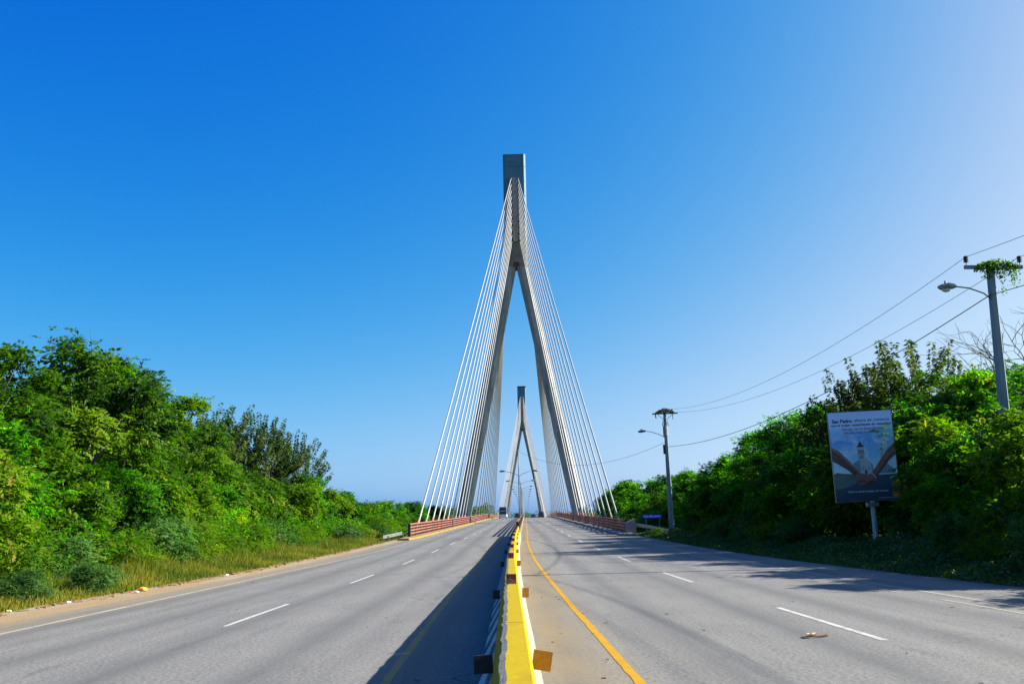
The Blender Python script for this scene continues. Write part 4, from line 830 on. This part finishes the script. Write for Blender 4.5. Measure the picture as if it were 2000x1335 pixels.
# little white blossoms in the creeper
rg = np.random.default_rng(43); n_ = 230; y = 24 + 26 * rg.random(n_) ** 1.2; x = edgeR(y) + 1.0 + rg.random(n_) * 3.2; z = np.array([ground_z(a, b_) for a, b_ in zip(x, y)]) + np.clip((x - edgeR(y)) * .2, .12, .7)
P = leaf_arrays(np.stack([x, y, z], 1), norm(rg.normal(size=(n_, 3)) + np.array([0, -.5, 1.0])), np.full(n_, .045), np.full(n_, .04), rg)
tag(obj('white_blossoms', quads_mesh('white_blossoms', P, rg.random(n_), M['litter_white'])), kind='stuff')

def wood(name, cells, seed, per=120, size=.75):
    rg = np.random.default_rng(seed); Ps = []; Ts = []
    for (x, y, top, r_) in cells:
        u, c, li = shell(per, (r_, r_, r_ * .9), rg, .7, -.35, 9); c = c + np.array([x, y, top - r_ * .9]); n_ = len(c)
        d = norm(u + rg.normal(size=(n_, 3)) * .6 + np.array([0, 0, -.2])); s_ = size * (1 + max(0, (y - 500)) / 900)
        Ps.append(leaf_arrays(c, d, s_ * rg.uniform(.7, 1.4, n_), s_ * .7 * rg.uniform(.7, 1.2, n_), rg)); Ts.append(rg.normal(.4, .12, n_) + rg.normal(0, .1))
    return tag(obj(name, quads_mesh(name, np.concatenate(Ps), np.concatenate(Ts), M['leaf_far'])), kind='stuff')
rg = np.random.default_rng(50); cells = []
for y in np.arange(640, 720, 14):
    for x in np.arange(-170, 200, 7.5):
        if abs(x - cx(y)) < 17: continue
        top = 9.5 + rg.normal(0, 1.0) + (5.5 if -60 < x < -16 and rg.random() < .8 else 0)
        cells.append((x + rg.normal() * 2, y + rg.normal() * 3, top, 5.2))
for y in (900, 935, 970):
    for x in np.arange(-320, 340, 10): cells.append((x + rg.normal() * 3, y, 13.0 + rg.normal(0, 1.0) + (3 if x < -60 else 0), 8))
wood('distant_forest', cells, 51, per=230)
cells = []
for y in np.arange(232, 262, 9):
    for s in (-1, 1):
        for x in np.arange(17, 80, 6.5): cells.append((s * (x + rg.normal()), y + rg.normal() * 2, 3.6 + rg.normal() * .8 + (1.2 if s > 0 else 0), 4.2))
for s in (-1, 1):
    for y in np.arange(105, 232, 8):
        for x in (34, 41, 48): cells.append((s * (x + rg.normal()), y, 5.5 + rg.normal() * .8, 4.6))
wood('riverside_thicket', cells, 52, per=190, size=.5)

# vine on the near pole's crossarm, leafless tree behind it
rg = np.random.default_rng(60); n_ = 1500
t_ = rg.uniform(-1, 1, n_); bx_ = .18 + t_ * .85; hang = rg.random(n_) ** 1.5 * np.where(t_ > .1, 1.05, .55) * np.clip(1.1 - abs(t_) * .4, .2, 1); up = rg.random(n_) * .28 * (1 - t_ ** 2)
zz = np.where(rg.random(n_) < .55, 11.3 + up, 11.25 - hang * (np.sin(t_ * 9) * .5 + .6))
P = leaf_arrays(np.stack([bx_ + rg.normal(0, .05, n_), -.2 + rg.normal(0, .12, n_), zz], 1), norm(rg.normal(size=(n_, 3)) + np.array([0, 0, -.4])), rg.uniform(.06, .13, n_), rg.uniform(.05, .09, n_), rg)
vine = obj('vine', quads_mesh('vine', P, rg.normal(.6, .15, n_), M['leaf_feather'])); vine.location = P1.location; vine.rotation_euler = P1.rotation_euler
tag(vine, 'green vine hanging in a clump over the near pole crossarm', 'vine')
def bare_tree(x, y, z, h_, seed, label):
    rg = random.Random(seed); mm = MB(); tips = []
    def grow(p, d, L, r_, lv):
        pts = [p]; q = p; dd = d.copy()
        for _ in range(4):
            dd = (dd + Vector((rg.gauss(0, .16), rg.gauss(0, .16), rg.gauss(0.02, .12)))).normalized(); q = q + dd * L / 4; pts.append(q)
        mm.tube(pts, [r_, r_ * .88, r_ * .78, r_ * .68, r_ * .55], 6 if lv < 2 else 4, False)
        if lv >= 5: tips.append(q); return
        for k in range(3 if lv < 4 else 2):
            base = pts[rg.choice((2, 3, 4))] if k else q
            nd = (dd + Vector((rg.gauss(0, .55), rg.gauss(0, .5), rg.gauss(.05, .4)))).normalized(); grow(base, nd, L * rg.uniform(.6, .85), r_ * .55, lv + 1)
    for k, d0 in enumerate(((-.85, 0, .55), (-.3, .3, .9), (.5, -.2, .8), (-.6, -.3, .25))): grow(Vector((0, 0, h_ * .42)), Vector(d0).normalized(), h_ * .27, .13, 1)
    mm.tube([(0, 0, -.5), (.1, 0, h_ * .22), (0, 0, h_ * .42)], [.27, .23, .19], 8)
    root = empty('bare_tree', (x, y, z)); tag(root, label, 'tree'); obj('branches', pymesh('branches', mm.v, mm.f, M['grey_bark']), root)
    tp = np.array([tuple(t__) for t__ in tips]); r2 = np.random.default_rng(seed); sel = tp[tp[:, 0] > .3]; sel = np.repeat(sel, 9, 0) + r2.normal(0, .15, (len(sel) * 9, 3)); n_ = len(sel)
    obj('leaves', quads_mesh('leaves', leaf_arrays(sel, norm(r2.normal(size=(n_, 3)) + np.array([0, 0, -.6])), r2.uniform(.08, .16, n_), np.full(n_, .06), r2), r2.normal(.7, .15, n_), M['leaf_feather']), root)
bare_tree(30.6, 53, .6, 12.6, 4, 'mostly leafless grey branching tree behind the near utility pole')

# ------------------------------------------------------------------ litter on and beside the road
def leafy_litter(x, y):
    r_ = empty('fallen_leaf', (x, y, rz(y)), R(20)); tag(r_, 'dry fallen palm stalk with a curled cream leaf lying in the right lane', 'fallen leaf')
    mm = MB(); mm.tube([(-.22, .02, .02), (-.05, 0, .03), (.1, -.02, .02), (.26, -.03, .03)], [.008, .014, .016, .022], 6); mm.build('stalk', M['litter_brown'], r_)
    mm = MB(); 
    for a, l_ in ((.3, .13), (1.4, .12), (2.6, .10), (4.0, .12), (5.2, .09)):
        d_ = Vector((math.cos(a), math.sin(a), .5)); s_ = Vector((-d_.y, d_.x, 0)) * .04; mm.add([(0, 0, .02), d_ * l_ * .5 + s_ + Vector((0, 0, .03)), d_ * l_, d_ * l_ * .5 - s_ + Vector((0, 0, .03))], [(0, 1, 2, 3)])
    mm.build('leaf', M['litter_tan'], r_, loc=(-.02, 0, .01))
leafy_litter(4.82, 16.9)
def scrap(x, y, s, mat, label, seed, name='litter'):
    rg = random.Random(seed); bm = bmesh.new(); bmesh.ops.create_icosphere(bm, subdivisions=2, radius=1)
    for v_ in bm.verts: k = rg.uniform(.55, 1.15); v_.co = Vector((v_.co.x * s * k, v_.co.y * s * .7 * k, max(-.2, v_.co.z) * s * .55 * k + s * .15))
    me = bpy.data.meshes.new(name); bm.to_mesh(me); bm.free(); me.materials.append(mat); o_ = obj(name, me, None, (x, y, max(rz(y) - .0, ground_z(x, y)))); tag(o_, label, 'litter'); return o_
scrap(-12.45, 34.0, .20, M['litter_orange'], 'crumpled orange wrapper at the grass edge beside the low bush', 1)
scrap(-12.3, 33.1, .09, M['litter_white'], 'grey white scrap just in front of the orange wrapper', 2)
scrap(-12.7, 29.0, .08, M['litter_white'], 'pale plastic scrap at the edge of the verge grass, left of the bush', 3)
scrap(-12.9, 26.0, .08, M['litter_tan'], 'small tan scrap nearest the camera on the left shoulder', 4)
scrap(-12.5, 44.0, .09, M['litter_white'], 'pale scrap on the left shoulder beyond the orange wrapper', 5)
scrap(13.5, 46.0, .10, M['litter_white'], 'small white scrap at the right road edge in front of the billboard', 6)
scrap(13.5, 41.0, .09, M['litter_white'], 'white scrap at the right road edge nearer the camera', 7)
# dead sticks along the shoulder edge
mm = MB(); rg = random.Random(9)
for i in range(380):
    y = 14 + 70 * rg.random() ** 1.4; x = float(edgeL(y)) + rg.gauss(.22, .16); a = rg.gauss(1.5, .5); l_ = rg.uniform(.05, .22); c_ = Vector((x, y, rz(y) + .012)); d_ = Vector((math.cos(a) * l_, math.sin(a) * l_, rg.uniform(0, .02)))
    mm.tube([c_ - d_, c_ + d_], rg.uniform(.006, .02), 4, False)
tag(mm.build('leaf_litter', M['litter_brown']), kind='stuff')
mm = MB(); rg = random.Random(19)
for i in range(75):
    y = 9 + 60 * rg.random() ** 1.5; x = rg.uniform(-9.8, 12.6)
    if rg.random() < .35: x = rg.uniform(.45, 2.0)
    if abs(x) < .5: continue
    a = rg.uniform(-.6, .6); l_ = rg.uniform(.01, .05); c_ = Vector((cx(y) + x, y, rz(y) + .008)); d_ = Vector((math.cos(a) * l_, math.sin(a) * l_, 0))
    mm.tube([c_ - d_, c_ + d_], rg.uniform(.004, .008), 4, False)
tag(mm.build('road_grit', M['litter_brown']), kind='stuff')
